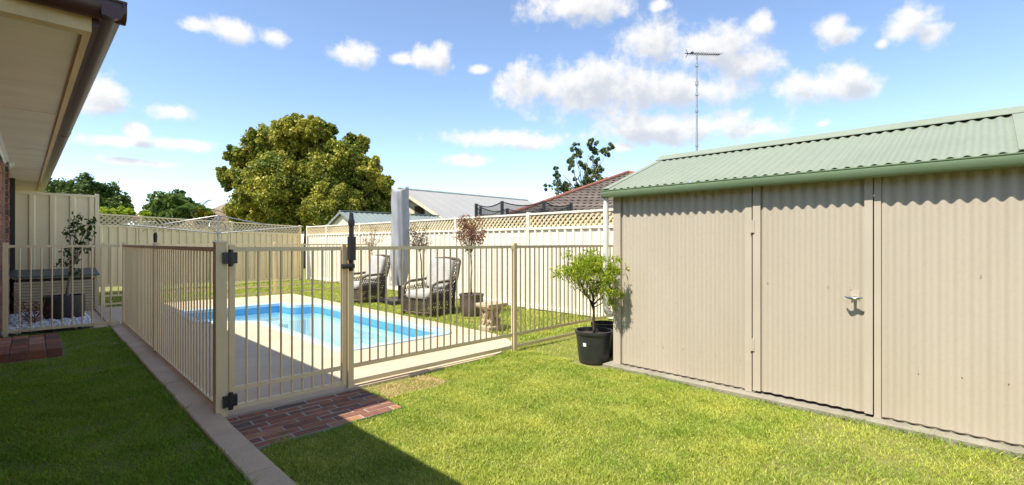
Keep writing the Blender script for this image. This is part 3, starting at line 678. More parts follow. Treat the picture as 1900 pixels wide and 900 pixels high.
part('ridge_cap', MB().prism([(0,0,.035),(-.13,0,-.036),(-.13,0,-.041),(0,0,.029),(.13,0,-.041),(.13,0,-.036)], (RX,YE+.005,RZ+.01), (RX,-2.4,RZ+.01)), M['green_roof'], shed)
sg = [(0,0,.085),(0,0,.0),(-.055,0,-.006),(-.085,0,.004),(-.10,0,.03),(-.10,0,.055),(-.096,0,.058),(-.103,0,.064),(-.103,0,.07),(-.09,0,.072),(-.088,0,.045),(-.012,0,.045)]
gt = part('gutter', MB().prism(sg, (4.112, 2.745, 1.70), (4.112, -2.4, 1.70)), M['green_gutter'], shed, True, 35)
part('gutter_end', MB().box(4.012, 4.112, 2.746, 2.75, 1.695, 1.785), M['green_gutter'], gt)
part('fascia', MB().box(4.1125, 4.13, -2.4, 2.70, 1.70, 1.775), M['green_gutter'], shed)
part('downpipe', MB().tube([(4.075,2.735,1.70),(4.075,2.735,.60),(4.10,2.735,.54),(4.16,2.72,.52)], .028, 16), M['white'], shed, True, 50)

# ================================================================== plants
def leaf_cloud(cent, rad, per, size, asp=.5, shell=.55, droop=0.0, out=.5, flat=1.0):
    cent = np.array(cent, float); rad = np.array(rad, float).reshape(len(cent), -1)
    if rad.shape[1] == 1: rad = np.repeat(rad, 3, 1)*np.array([1,1,flat])
    idx = np.repeat(np.arange(len(cent)), per); k = len(idx)
    d = nrg.normal(size=(k,3)); d /= np.linalg.norm(d, axis=1)[:,None]
    rr = (shell+(1-shell)*nrg.random(k))**.8 if shell else nrg.random(k)**.5
    p = cent[idx]+d*rad[idx]*rr[:,None]
    nrm = d*out+nrg.normal(size=(k,3))*.6+np.array([0,0,.25]); nrm /= np.linalg.norm(nrm, axis=1)[:,None]
    a = nrg.normal(size=(k,3))+np.array([0,0,-droop*3]); a -= nrm*(a*nrm).sum(1)[:,None]; a /= np.linalg.norm(a, axis=1)[:,None]+1e-9
    b = np.cross(nrm, a); s = size*nrg.uniform(.6, 1.35, k)[:,None]
    v = np.stack([p-a*s*.5, p+b*s*asp*.5+nrm*s*.06, p+a*s*.5-nrm*s*.08, p-b*s*asp*.5+nrm*s*.06], 1).reshape(-1, 3)
    q = np.arange(k)[:,None]*4; f = np.concatenate([q+np.array([[0,1,2]]), q+np.array([[0,2,3]])], 1).reshape(-1, 3)
    return v, f
def merge(parts):
    vs, fs, o = [], [], 0
    for v, f in parts: vs.append(v); fs.append(f+o); o += len(v)
    return np.concatenate(vs), np.concatenate(fs)
def limb(mb, a, b, r0, r1, wob=.05, n=6, seg=5):
    a, b = Vector(a), Vector(b); L = (b-a).length; pts = []
    for i in range(seg+1):
        f = i/seg; w = math.sin(math.pi*f)*wob*L
        pts.append(a.lerp(b, f)+V(rnd.uniform(-w,w), rnd.uniform(-w,w), rnd.uniform(-w,w)*.4))
    mb.tube(pts, [r0+(r1-r0)*i/seg for i in range(seg+1)], n); return pts[-1]
def lobes_tree(name, label, lobes, d, matl, leaf, sub, per, depth, trunk_r, group, bark='bark', cl=.38, jit=1.0, core=True, asp=.55):
    """lobes: photo-space (px, py, radius px) of the masses of the crown, each given a real place d metres out"""
    cents, rads = [], []; lc = []
    for (px, py, rp) in lobes:
        dd = d+rnd.uniform(-depth, depth); c = dpt(px, py, dd); r = rp/F*dd; lc.append((c, r))
        for _ in range(max(3, int(sub*(rp/45.0)**1.5))):
            u = Vector((rnd.gauss(0,1), rnd.gauss(0,1), rnd.gauss(0,1))).normalized()
            cents.append(c+u*r*rnd.uniform(.55, .92)*jit); rads.append(r*cl*rnd.uniform(.5, 1.05)*min(1, 45.0/rp+.25))
    base = sum((c for c, r in lc), Vector())/len(lc); base = V(base.x, base.y, -.01)
    t = thing(name, label, 'tree', base, 0, group)
    mb = MB(); zt = min(c.z-r*.3 for c, r in lc); fork = V(base.x, base.y, max(.6, zt))
    limb(mb, base, fork, trunk_r*1.25, trunk_r*.8, .02, 10)
    for c, r in lc: limb(mb, fork-V(0,0,rnd.uniform(0,.3)), fork.lerp(c, .8), trunk_r*.45, trunk_r*.1, .06)
    part('trunk', mb, M[bark], t, True)
    P = [leaf_cloud(cents, rads, per, leaf, asp, .35)]
    if core: P.append(leaf_cloud([c for c, r in lc], [r*.72 for c, r in lc], per*4, leaf*1.6, .7, .3))
    v, f = merge(P); np_mesh('crown', v, f, matl, t)
    return t
lobes_tree('leafy_tree', 'large round olive and yellow green tree towering behind the back fence',
    [(505,285,52),(545,250,40),(590,275,42),(635,295,40),(680,320,36),(702,365,30),(610,330,62),(520,340,60),(455,310,30),(440,290,22),(470,350,42),(425,335,22),(415,322,15),(455,385,36),(545,385,55),(620,385,55),(680,385,40),(715,340,16),(550,222,14),(660,270,26),(480,265,30),(575,240,26),(712,398,28),(722,368,18),(600,245,26),(640,400,42),(440,405,20),(690,400,34),(590,405,40),(500,400,42),(650,350,45),(560,310,45)],
    24, M['leaf_big'], .14, 80, 120, 1.3, .28, 'trees beyond the back fence', cl=.27)
lobes_tree('leafy_tree', 'dark green spreading tree above the tall side fence', [(110,355,28),(150,350,30),(190,365,30),(215,380,24),(235,385,14),(130,385,30),(175,395,34),(205,400,26),(95,385,24),(60,380,25)], 27, M['leaf_dark'], .16, 34, 110, .8, .16, 'trees beyond the back fence', cl=.42)
lobes_tree('leafy_tree', 'round mid green tree left of the thatched roof', [(300,380,24),(330,375,22),(350,390,26),(310,400,24),(285,395,18),(370,395,16),(325,400,20)], 26, M['leaf_mid'], .16, 34, 110, .6, .12, 'trees beyond the back fence', cl=.42)
lobes_tree('leafy_shrub', 'bright green shrub showing over the back fence below the dark tree', [(205,398,16),(225,400,14),(240,395,11),(268,400,11)], 22, M['leaf_lime'], .13, 34, 70, .3, .06, 'trees beyond the back fence', cl=.5)
lobes_tree('flowering_shrub', 'yellow flowering shrub at the edge of the thatched roof', [(378,394,9),(388,398,8),(370,400,8)], 25.0, M['leaf_yellow'], .13, 34, 60, .2, .05, 'trees beyond the back fence', cl=.5)
lobes_tree('gum_tree', 'open crowned gum tree rising behind the brown tiled roof',
    [(1066,272,9),(1072,285,10),(1097,266,10),(1108,275,13),(1123,283,11),(1133,272,8),(1060,297,11),(1082,302,10),(1103,297,10),(1112,312,9),(1060,312,8),(1090,318,7),(1035,325,8),(1040,345,15),(1055,348,12),(1032,312,5),(1095,328,13),(1108,335,14),(1085,345,12),(1015,347,7),(1120,345,14),(1068,332,5),(1072,355,12)],
    36, M['leaf_gum'], .19, 70, 48, 1.0, .16, 'trees beyond the back fence', 'palebark', cl=.5, core=False, asp=.6)
# palm
pb = dpt(366, 380, 25); palm = thing('palm_tree', 'small palm with arching fronds beside the thatched roof', 'tree', (pb.x, pb.y, -.01), 0, 'trees beyond the back fence')
part('trunk', MB().tube([(pb.x,pb.y,-.01),(pb.x,pb.y,1.5),(pb.x,pb.y,2.9)], [.16,.13,.12], 8), M['bark'], palm, True)
mb = MB()
for k in range(13):
    a = 2*math.pi*k/13+rnd.uniform(-.2,.2); Lf = rnd.uniform(1.0,1.4); lift = rnd.uniform(.5,1.15); prev = None
    for i in range(13):
        f = i/12; c = V(pb.x+math.cos(a)*Lf*f*(1.15-lift*.45), pb.y+math.sin(a)*Lf*f*(1.15-lift*.45), 2.9+lift*f*1.25-.75*f*f)
        if i > 1:
            for s in (-1, 1):
                q = V(-math.sin(a)*s, math.cos(a)*s, -.35)*.30*math.sin(math.pi*min(.95,f*.9+.1)); mb.face([c, c+V(math.cos(a),math.sin(a),0)*.06, c+q+V(math.cos(a),math.sin(a),.0)*.12])
        if prev is not None: mb.face([prev+V(0,0,.012), c+V(0,0,.012), c-V(0,0,.012), prev-V(0,0,.012)])
        prev = c
part('frond_crown', mb, M['leaf_mid'], palm, recalc=False)

# ---- potted maple beside the shed
mp_ = V(4.165, 2.945, 0)
def tub(name, label, c, r, h, group=None, mat_='black_pot', lip=.02, soil=True):
    t = thing(name, label, 'plant pot', c, 0, group)
    prof = [(r*.78,0),(r*.80,.01),(r*.96,h*.9),(r*1.0,h*.9),(r*1.02,h*.93),(r*1.02,h),(r*.93,h),(r*.92,h*.85),(.01,h*.85)]
    part('tub', MB().lathe(prof, 36, c), M[mat_], t, True, 35)
    if soil: part('potting_soil', MB().lathe([(r*.9,h*.852),(r*.88,h*.87),(r*.4,h*.90),(.01,h*.9)], 24, c), M['soil'], t, True)
    return t
tb = tub('plant_pot', 'black plastic nursery pot holding the lime green maple', mp_, .195, .33, 'plant pots in the yard')
th_ = math.atan2(-mp_.y, -mp_.x)-.55
for k in (0,): 
    c = mp_+V(math.cos(th_), math.sin(th_), 0)*.176+V(0,0,.20); tdir = V(-math.sin(th_), math.cos(th_), 0)*.018
    o_ = V(math.cos(th_), math.sin(th_), 0)*.004
    mb = MB(); mb.prism([tdir-o_*.5, tdir+o_*.5, -tdir+o_*.5, -tdir-o_*.5], c-V(0,0,.018), c+V(0,0,.018)+o_*.7); part('price_sticker', mb, M['label'], tb)
tub('plant_pot', 'empty black pot standing behind the potted maple at the shed corner', V(4.53, 3.06, 0), .15, .35, 'plant pots in the yard')
mt = thing('maple_tree', 'small lime green maple growing in the black pot', 'tree', mp_+V(0,0,.29))
mb = MB(); fork = limb(mb, mp_+V(0,0,.28), mp_+V(.0,.01,.62), .015, .011, .03, 8)
tips = []
for k in range(16):
    a = 2*math.pi*k/16*1.0+rnd.uniform(-.25,.25)+(k%2)*math.pi; e = rnd.uniform(.12, .43) if k else 0; zt = rnd.uniform(.66, 1.06)
    p = mp_+V(math.cos(a)*e*.75, math.sin(a)*e*.75, zt); limb(mb, fork-V(0,0,rnd.uniform(0,.08)), p, .006, .002, .06, 5); tips.append(p)
part('trunk', mb, M['bark'], mt, True)
cc = []; rr_ = []
for p in tips+[mp_+V(-.02,.02,1.1), mp_+V(.04,-.03,1.02)]:
    for _ in range(5): cc.append(p+V(rnd.gauss(0,.075), rnd.gauss(0,.075), rnd.gauss(0,.06))); rr_.append((.11,.11,.07))
for _ in range(14):                                     # right-hand spray in front of the shed wall
    cc.append(V(4.0+rnd.uniform(-.1,.08), 2.60+rnd.uniform(-.10,.12), .86+rnd.uniform(-.14,.22))); rr_.append((.05,.06,.05))
v, f = leaf_cloud(cc, rr_, 62, .048, .2, .1, .5, .2); np_mesh('crown', v, f, M['leaf_lime'], mt)

# ---- standard trees along the white fence, one in a bowl
def standard(label, c, ztr, zc, r, matl, n, bark, lean=0, z0=0.0, leaf=.045):
    t = thing('standard_tree', label, 'tree', c+V(0,0,z0), 0, 'dried standard trees along the white fence'); mb = MB()
    top = limb(mb, c+V(0,0,z0), c+V(lean,lean*.3,ztr), .017, .013, .03, 8); tips = []
    for k in range(26):
        a = rnd.uniform(0,2*math.pi); u = rnd.uniform(-.9,1); q = math.sqrt(1-u*u)*r*rnd.uniform(.5,1); p = top+V(math.cos(a)*q, math.sin(a)*q, (zc-ztr)+u*r*1.15)
        m_ = top.lerp(p, .5)+V(0,0,.05); limb(mb, top+V(0,0,rnd.uniform(0,.1)), m_, .006, .004, .05, 4, 3); limb(mb, m_, p, .004, .0015, .08, 4, 3); tips.append(p); tips.append(m_.lerp(p, .5))
    part('trunk', mb, M[bark], t, True)
    v, f = leaf_cloud(tips, [r*.30]*len(tips), n, leaf, .45, .0, .3, .3); np_mesh('crown', v, f, M[matl], t); return t
pc = V(5.28, 6.26, 0)
pt_ = thing('plant_pot', 'round brown glazed planter holding the rusty leaved tree', 'plant pot', pc, 0, 'plant pots in the yard')
part('bowl', MB().lathe([(.13,0),(.17,.02),(.195,.12),(.205,.24),(.20,.32),(.215,.35),(.215,.375),(.185,.375),(.18,.33),(.01,.33)], 36, pc), M['bowl'], pt_, True, 40)
part('potting_soil', MB().lathe([(.178,.332),(.1,.345),(.01,.35)], 24, pc), M['soil'], pt_, True)
standard('dried tree with dense rusty brown leaves standing in the brown planter', pc, 1.05, 1.42, .27, 'leaf_dead', 26, 'palebark', -.02, .33)
standard('dried tree with sparse rusty leaves behind the right garden chair', V(5.95, 8.62, 0), 1.02, 1.38, .29, 'leaf_dry', 13, 'palebark', -.14)
standard('bare pale twiggy tree behind the left garden chair', V(5.95, 10.95, 0), 1.0, 1.38, .30, 'leaf_dry', 4, 'palebark', .03)

# ---- citrus tree in large planter on the pebbles, at left
lc_ = V(.33, 10.42, .03)
lp = thing('plant_pot', 'wide dark grey round planter on the white pebbles', 'plant pot', lc_, 0, 'plant pots in the yard')
part('tub', MB().lathe([(.20,0),(.235,.04),(.255,.15),(.255,.33),(.245,.375),(.215,.38),(.21,.33),(.01,.33)], 36, lc_), M['pot_grey'], lp, True, 40)
part('potting_soil', MB().lathe([(.208,.331),(.1,.335),(.01,.34)], 24, lc_), M['soil'], lp, True)
lt = thing('citrus_tree', 'sparse leaning citrus tree in the dark planter behind the pool fence', 'tree', lc_+V(0,0,.33)); mb = MB()
top = limb(mb, lc_+V(.03,0,.30), lc_+V(.10,-.07,.85), .028, .018, .04, 8); tips = []
for (dx, dz) in ((-.10,.25),(.10,.35),(.02,.70),(.20,.30),(-.05,.55),(.17,.62),(.24,.48),(-.16,.02),(.03,-.12),(-.02,.10),(.06,.8),(.28,.72)):
    p = top+V(dx*.75,-dx*.75+rnd.uniform(-.1,.1), dz*.98); m_ = top.lerp(p, .5)+V(0,0,.03); limb(mb, top, m_, .010, .007, .06, 6, 3); limb(mb, m_, p, .007, .002, .08, 5, 3); tips += [p, p, m_.lerp(p,.6)]
part('trunk', mb, M['palebark'], lt, True)
v, f = leaf_cloud(tips, [.10]*len(tips), 9, .075, .5, .0, .4, .3); np_mesh('crown', v, f, M['leaf_lemon'], lt)
dw = V(-.02, 10.1, .03); dp = thing('dead_plant', 'dead brown twiggy plant on the pebbles left of the planter', 'plant', dw); mb = MB()
for k in range(16):
    a = rnd.uniform(0, 6.3); p = dw+V(math.cos(a)*.22, math.sin(a)*.22, rnd.uniform(.15,.5)); limb(mb, dw, p, .005, .002, .1, 4, 4)
part('stems', mb, BR[3], dp); v, f = leaf_cloud([dw+V(rnd.uniform(-.2,.2), rnd.uniform(-.2,.2), rnd.uniform(.05,.3)) for _ in range(12)], [.06]*12, 12, .04, .5); np_mesh('leaves', v, f, M['leaf_dead'], dp)
# white pebbles
k = 2600; px0 = nrg.uniform(-.32,.60,k); py0 = nrg.uniform(9.03,11.35,k); keep = ~(((px0-.33)**2+(py0-10.42)**2) < .24**2); px0, py0 = px0[keep], py0[keep]; k = len(px0)
ico = bmesh.new(); bmesh.ops.create_icosphere(ico, subdivisions=1, radius=1); iv = np.array([v.co[:] for v in ico.verts]); ifc = np.array([[v.index for v in f.verts] for f in ico.faces]); ico.free()
sc = nrg.uniform(.012,.028,k)[:,None,None]*nrg.uniform(.6,1.25,(k,1,3)); ang = nrg.uniform(0,6.28,k); ca, sa = np.cos(ang), np.sin(ang)
vv = iv[None]*sc*(1+nrg.normal(0,.1,(k,len(iv),1))); vx = vv[:,:,0]*ca[:,None]-vv[:,:,1]*sa[:,None]; vy = vv[:,:,0]*sa[:,None]+vv[:,:,1]*ca[:,None]
mound = .03+.05*np.clip(np.sin(px0*3+1)*np.sin(py0*2.3), 0, 1)
vv = np.stack([vx+px0[:,None], vy+py0[:,None], vv[:,:,2]+(mound+nrg.uniform(0,.03,k))[:,None]], 2).reshape(-1,3)
ff = (ifc[None]+(np.arange(k)*len(iv))[:,None,None]).reshape(-1,3)
tag(np_mesh('pebbles', vv, ff, M['pebble']), 'white decorative pebbles around the dark planter', 'pebbles', kind='stuff')

# ---- slatted storage box
bx = thing('storage_box', 'low cream slatted storage box with teal lid against the tall fence', 'storage box', (.25, 11.9, 0))
part('carcass', MB().box(-.23, .77, 11.52, 12.28, .03, .60), M['soil'] if False else M['dark_brown'], bx)
for k in range(11): part('slat', MB().box(-.25, .79, 11.495, 11.5195, .04+.05*k, .081+.05*k), M['slat'], bx)
for k in range(11): part('slat', MB().box(.7705, .79, 11.52, 12.28, .04+.05*k, .081+.05*k), M['slat'], bx)
part('corner_post', MB().box(.765, .797, 11.47, 11.4945, .03, .62), M['slat'], bx)
part('top_rail', MB().box(-.27, .80, 11.48, 11.53, .635, .655), M['slat'], bx)
part('lid', MB().prism([(0,0,.655),(0,.86,.735),(0,.86,.76),(0,0,.68)], (-.30,11.42,0), (.83,11.42,0)), M['lid'], bx)

# ================================================================== garden furniture by the pool
def weave(mb, A, B, C, D, n=9, r=.0085):
    A, B, C, D = map(Vector, (A, B, C, D)); f = lambda u, v: (A*(1-u)+B*u)*(1-v)+(D*(1-u)+C*u)*v
    asp = max(.3, (B-A).length/(D-A).length); nu = max(3, int(n*asp)); hv = 1.0/ n
    for s in (1, -1):
        for k in range(-n, nu+n):
            pts = []
            for i in range(0, 9):
                v = i/8; u = (k+.5)/nu+s*(v-.5)*n/nu*.5*1.0
                if 0 <= u <= 1: pts.append(f(u, v))
            if len(pts) > 1: mb.tube(pts, r, 4, False)
def make_chair():
    t = thing('garden_chair', '', 'chair', (0,0,0), 0, 'wicker garden chairs by the pool'); W_ = .35
    for s in (-1, 1):
        y = s*W_
        mb = MB(); weave(mb, (-.36,y,.08), (.22,y,.08), (.30,y,.58), (-.36,y,.50), 11); part('side_panel', mb, M['wicker'], t, recalc=False)
        part('side_frame', MB().tube([(-.37,y,.05),(-.37,y,.46),(-.33,y,.56),(-.20,y,.61),(.05,y,.62),(.22,y,.63),(.30,y,.70)], .026, 8).tube([(-.37,y,.07),(0,y,.05),(.25,y,.07)], .018, 6).tube([(.22,y,.05),(.24,y,.4),(.34,y,.72),(.40,y,.97)], .024, 8), M['wicker'], t, True, 60)
    mb = MB(); weave(mb, (-.375,-W_,.07), (-.375,W_,.07), (-.375,W_,.36), (-.375,-W_,.36), 7); part('front_panel', mb, M['wicker'], t, recalc=False)
    part('front_rail', MB().tube([(-.375,-W_,.36),(-.385,0,.365),(-.375,W_,.36)], .022, 8).tube([(-.375,-W_,.08),(-.385,0,.055),(-.375,W_,.08)], .018, 8), M['wicker'], t, True, 60)
    mb = MB(); weave(mb, (.23,-W_,.10), (.23,W_,.10), (.42,W_,1.0), (.42,-W_,1.0), 18); part('back_panel', mb, M['wicker'], t, recalc=False)
    part('back_rail', MB().tube([(.40,-W_,.96),(.425,-W_*.85,1.01),(.43,0,1.03),(.425,W_*.85,1.01),(.40,W_,.96)], .026, 8), M['wicker'], t, True, 60)
    part('seat_deck', MB().box(-.36,.24,-W_+.02,W_-.02,.27,.30), M['wicker'], t)
    part('seat_cushion', MB().sbox((-.09,0,.385), (.33,.315,.075)), M['cushion'], t, True)
    u = V(.26,0,.97).normalized(); part('back_cushion', MB().sbox((.235,0,.74), (.07,.30,.29), (V(u.z,0,-u.x), V(0,1,0), u), .4), M['cushion'], t, True)
    for s in (-1, 1):
        for x in (-.36, .22): part('foot', MB().tube([(x,s*W_,.0),(x,s*W_,.07)], .022, 8), M['wicker'], t, True, 60)
    return t
def copy_tree(o, parent=None):
    c = o.copy(); COL.objects.link(c); c.parent = parent
    for ch in o.children: copy_tree(ch, c)
    return c
ch1 = make_chair(); ch1['label'] = 'wicker garden chair with grey cushions right of the umbrella'; ch1.location = (4.93, 6.93, 0); ch1.rotation_euler.z = R(10)
ch1.scale = (.94,.94,.94); ch2 = copy_tree(ch1); ch2['label'] = 'wicker garden chair with grey cushions left of the umbrella'; ch2.location = (4.98, 9.35, 0); ch2.rotation_euler.z = R(4)
um = V(5.40, 8.72, 0)
ub = thing('folded_umbrella', 'tall folded umbrella wrapped in a grey cover between the chairs', 'umbrella', um)
mb = MB(); n_ = 40; rings = []
for i in range(33):
    f = i/32; z = .36+2.08*f; ring = []
    for j in range(n_):
        a = 2*math.pi*j/n_; r_ = (.115+.075*min(1, f*4.5))*(1-.10*f)
        fold = .012*math.sin(3*a+1.5*math.sin(3.1*f)+2*f)+.010*math.sin(11*a+4*f)+.007*math.sin(23*f+3*a)+(.035*math.sin(9*a)*(1-f*5) if f < .2 else 0)
        zz = z-(.11*abs(math.sin(a+math.pi/4))**1.5*max(0,(f-.85)/.15) if f > .85 else 0)
        ring.append(mb.pt(um+V(math.cos(a)*(r_+fold), math.sin(a)*(r_+fold), zz)))
    rings.append(ring)
for i in range(32):
    for j in range(n_): mb.f.append([rings[i][j], rings[i][(j+1)%n_], rings[i+1][(j+1)%n_], rings[i+1][j]])
c_ = mb.pt(um+V(0,0,2.25))
for j in range(n_): mb.f.append([rings[-1][j], rings[-1][(j+1)%n_], c_])
part('cover', mb, M['cover'], ub, True)
part('pole', MB().tube([um+V(0,0,.05), um+V(0,0,.5)], .04, 12), M['black'], ub, True, 50)
for sx in (-1, 1):
    for sy in (-1, 1):
        q = um+V(-.03,0,0); part('base_slab', MB().box(q.x+min(sx*.02,sx*.36), q.x+max(sx*.02,sx*.36), q.y+min(sy*.02,sy*.36), q.y+max(sy*.02,sy*.36), .0, .085, .02), M['black'], ub)
# cast stone stool
sc_ = V(4.60, 5.02, 0); stl = thing('stone_pedestal', 'small ornate cream stone pedestal on the grass by the deck', 'pedestal', sc_, R(0))
def sq(mb, c, prof, rot=0.0):
    rings = []
    for (h, z) in prof: rings.append([mb.pt(c+V(h*math.cos(rot+math.pi/4+k*math.pi/2)*SQ, h*math.sin(rot+math.pi/4+k*math.pi/2)*SQ*.8, z)) for k in range(4)])
    for i in range(len(rings)-1):
        for k in range(4): mb.f.append([rings[i][k], rings[i][(k+1)%4], rings[i+1][(k+1)%4], rings[i+1][k]])
    mb.f.append(rings[0][::-1]); mb.f.append(rings[-1]); return mb
part('base', sq(MB(), sc_, [(.14,0),(.14,.06),(.125,.075)]), M['stone'], stl)
part('shaft', sq(MB(), sc_, [(.105,.075),(.085,.15),(.085,.22),(.11,.30),(.12,.315)]), M['stone'], stl)
part('top_slab', sq(MB(), sc_, [(.13,.315),(.16,.33),(.19,.355),(.19,.385),(.18,.39)]), M['stone'], stl)
mb = MB()
for k in range(4):
    a = k*math.pi/2; hx = .105 if k % 2 == 0 else .085; d1 = V(math.cos(a), math.sin(a)*.8, 0); tg = V(-math.sin(a), math.cos(a)*.8, 0)
    for s in (-1, 1):
        pts = []
        for i in range(22):
            th = i/21*3.6*math.pi; rr = .036*(1-i/26); pts.append(sc_+d1*(.10+.012)+tg*s*(.055+rr*math.cos(th)*s*.0+math.cos(th)*rr)+V(0,0,.13+math.sin(th)*rr))
        mb.tube(pts, .010, 6)
        pts = [sc_+d1*(.098+.02*i/8)+tg*s*(.03+.07*(i/8)**1.5)+V(0,0,.16+.14*i/8) for i in range(9)]; mb.tube(pts, [.012+.006*i/8 for i in range(9)], 6)
    mb.sbox(sc_+d1*.10+V(0,0,.235), (.028,.028,.045), None, 1.0, 10, 8)
part('carved_scrolls', mb, M['stone'], stl, True, 60)

# ================================================================== rotary clothes hoist
hc = dpt(405, 450, 12.0); hc.z = 0; hoist = thing('clothes_hoist', 'galvanised rotary clothes hoist beyond the pool fence', 'clothes hoist', hc)
part('mast', MB().tube([hc, hc+V(0,0,1.42)], .028, 10).tube([hc+V(0,0,1.42), hc+V(0,0,1.95)], .022, 10), M['galv'], hoist, True, 50)
part('hub', MB().tube([hc+V(0,0,1.44), hc+V(0,0,1.52)], .045, 10), M['galv'], hoist, True, 50)
RT, FW = V(1,-1,0)/SQ, V(1,1,0)/SQ; ends = []
for k in range(4):
    a = R(203+90*k); dirn = RT*math.cos(a)+FW*math.sin(a); e = hc+dirn*1.95+V(0,0,1.68); ends.append(e)
    arm = part('arm', MB().tube([hc+V(0,0,1.48), hc+dirn*1.0+V(0,0,1.585), e], .015, 8), M['galv'], hoist, True, 50)
    part('stay', MB().tube([hc+V(0,0,1.93), hc+dirn*1.12+V(0,0,1.70), hc+dirn*1.16+V(0,0,1.605)], .013, 8), M['galv'], hoist, True, 50)
for f in (.75, .98):
    mb = MB()
    for k in range(4):
        c0 = hc+V(0,0,1.48); mb.tube([c0.lerp(ends[k], f), c0.lerp(ends[(k+1)%4], f)], .0011, 4)
    part('line_wire', mb, M['galv'], hoist)

# ================================================================== neighbours beyond the fences
# thatched gazebo
tcx = dpt(440, 450, 28); tcx.z = 0
tg_ = thing('thatched_gazebo', 'straw thatched gazebo roof showing over the back fence', 'gazebo', tcx)
mb = MB(); za, zb_, rb = 3.75, 1.9, 3.6; nn_ = 60
for k in range(10):
    f0, f1 = k/10, (k+1)/10+.05
    for j in range(nn_):
        a0, a1 = 2*math.pi*j/nn_, 2*math.pi*(j+1)/nn_; w = rnd.uniform(-.06,.06)
        r0, r1 = .12+(rb-.12)*f0, .12+(rb-.12)*min(f1,1.03)+w; z0_, z1_ = za-(za-zb_)*f0+.03, za-(za-zb_)*f1-.02+rnd.uniform(-.02,.06)
        mb.face([tcx+V(math.cos(a0)*r0,math.sin(a0)*r0,z0_), tcx+V(math.cos(a1)*r0,math.sin(a1)*r0,z0_), tcx+V(math.cos(a1)*r1,math.sin(a1)*r1,z1_), tcx+V(math.cos(a0)*r1,math.sin(a0)*r1,z1_)])
part('thatch', mb, M['thatch'], tg_, recalc=False)
for k in range(4): a = k*math.pi/2; part('pole', MB().tube([tcx+V(math.cos(a)*2,math.sin(a)*2,0), tcx+V(math.cos(a)*2,math.sin(a)*2,2.3)], .07, 8), M['bark'], tg_, True)
# gabled garden shed of the neighbour: gable faces -x
gx, gy, gw, gr, ge = 8.2, 17.2, 1.25, 2.42, 1.85
ns_ = thing('neighbour_shed', 'small gabled shed with grey green roof beyond the fence corner', 'shed', (gx, gy, 0))
part('gable_wall', MB().prism([(0,-gw,0),(0,gw,0),(0,gw,ge),(0,0,gr-.05),(0,-gw,ge)], (gx,gy,0), (gx+4.2,gy,0)), M['render'], ns_)
for s in (-1, 1):
    n_ = 60; a = []; b = []
    for i in range(n_+1):
        x = gx-.12+4.5*i/n_; h = .015*math.sin(i*math.pi/1.5); a.append((x, gy+s*(gw+.15), ge-.03+h)); b.append((x, gy, gr+h))
    mb = MB(); mb.strip(a, b); part('roof_slope', mb, M['greyroof'], ns_, recalc=False)
    part('barge_board', MB().prism([(0,0,0),(0,0,-.09),(0,-s*(gw+.15),gr-ge+.03-.09),(0,-s*(gw+.15),gr-ge+.03)], (gx-.13,gy+s*(gw+.15),ge-.02), (gx-.10,gy+s*(gw+.15),ge-.02)), M['greyroof'], ns_)
part('ridge_cap', MB().box(gx-.13, gx+4.4, gy-.08, gy+.08, gr+.01, gr+.04), M['greyroof'], ns_)
# white roofed house: gable end faces -x, ridge along +x
wx, wy_, we, wr, whw = 14.0, 22.66, 2.42, 4.2, 4.1
wh = thing('neighbour_house', 'cream neighbour house with pale metal gable roof beyond the fence', 'house', (wx, wy_, 0), 0, 'neighbouring houses')
part('wall', MB().prism([(0,-whw+.3,0),(0,whw-.3,0),(0,whw-.3,we),(0,0,wr-.22),(0,-whw+.3,we)], (wx+.4,wy_,0), (wx+10.0,wy_,0)), M['render'], wh)
for s in (-1, 1):
    for i in range(13):
        xa = wx+i*.78; mb = MB(); p = [(xa, wy_, wr), (xa+.76, wy_, wr), (xa+.76, wy_+s*(whw+.05), we-.02), (xa, wy_+s*(whw+.05), we-.02)]
        mb.face(p); mb.prism([(0,0,0),(.03,0,.012),(.06,0,0)], (xa-.03, wy_, wr), (xa-.03, wy_+s*(whw+.05), we-.02)); part('roof_sheet', mb, M['whiteroof'], wh, recalc=False)
    part('barge_board', MB().prism([(0,0,0),(0,0,-.18),(0,-s*whw,wr-we-.18),(0,-s*whw,wr-we)], (wx-.05,wy_+s*whw,we-.02), (wx-.02,wy_+s*whw,we-.02)), M['render'], wh)
part('ridge_cap', MB().prism([(0,-.16,-.06),(0,0,.03),(0,.16,-.06)], (wx-.05,wy_,wr+.02), (wx+10.2,wy_,wr+.02)), M['greyroof'], wh)
for y_, z_ in ((21.3, 2.75), (19.85, 2.35), (24.2, 2.4)):
    w_ = part('window', MB().box(wx+.36, wx+.399, y_-.45, y_+.45, z_-.55, z_+.45), M['brown_frame'], wh); part('pane', MB().box(wx+.35, wx+.3595, y_-.38, y_+.38, z_-.48, z_+.38), M['glass'], w_)
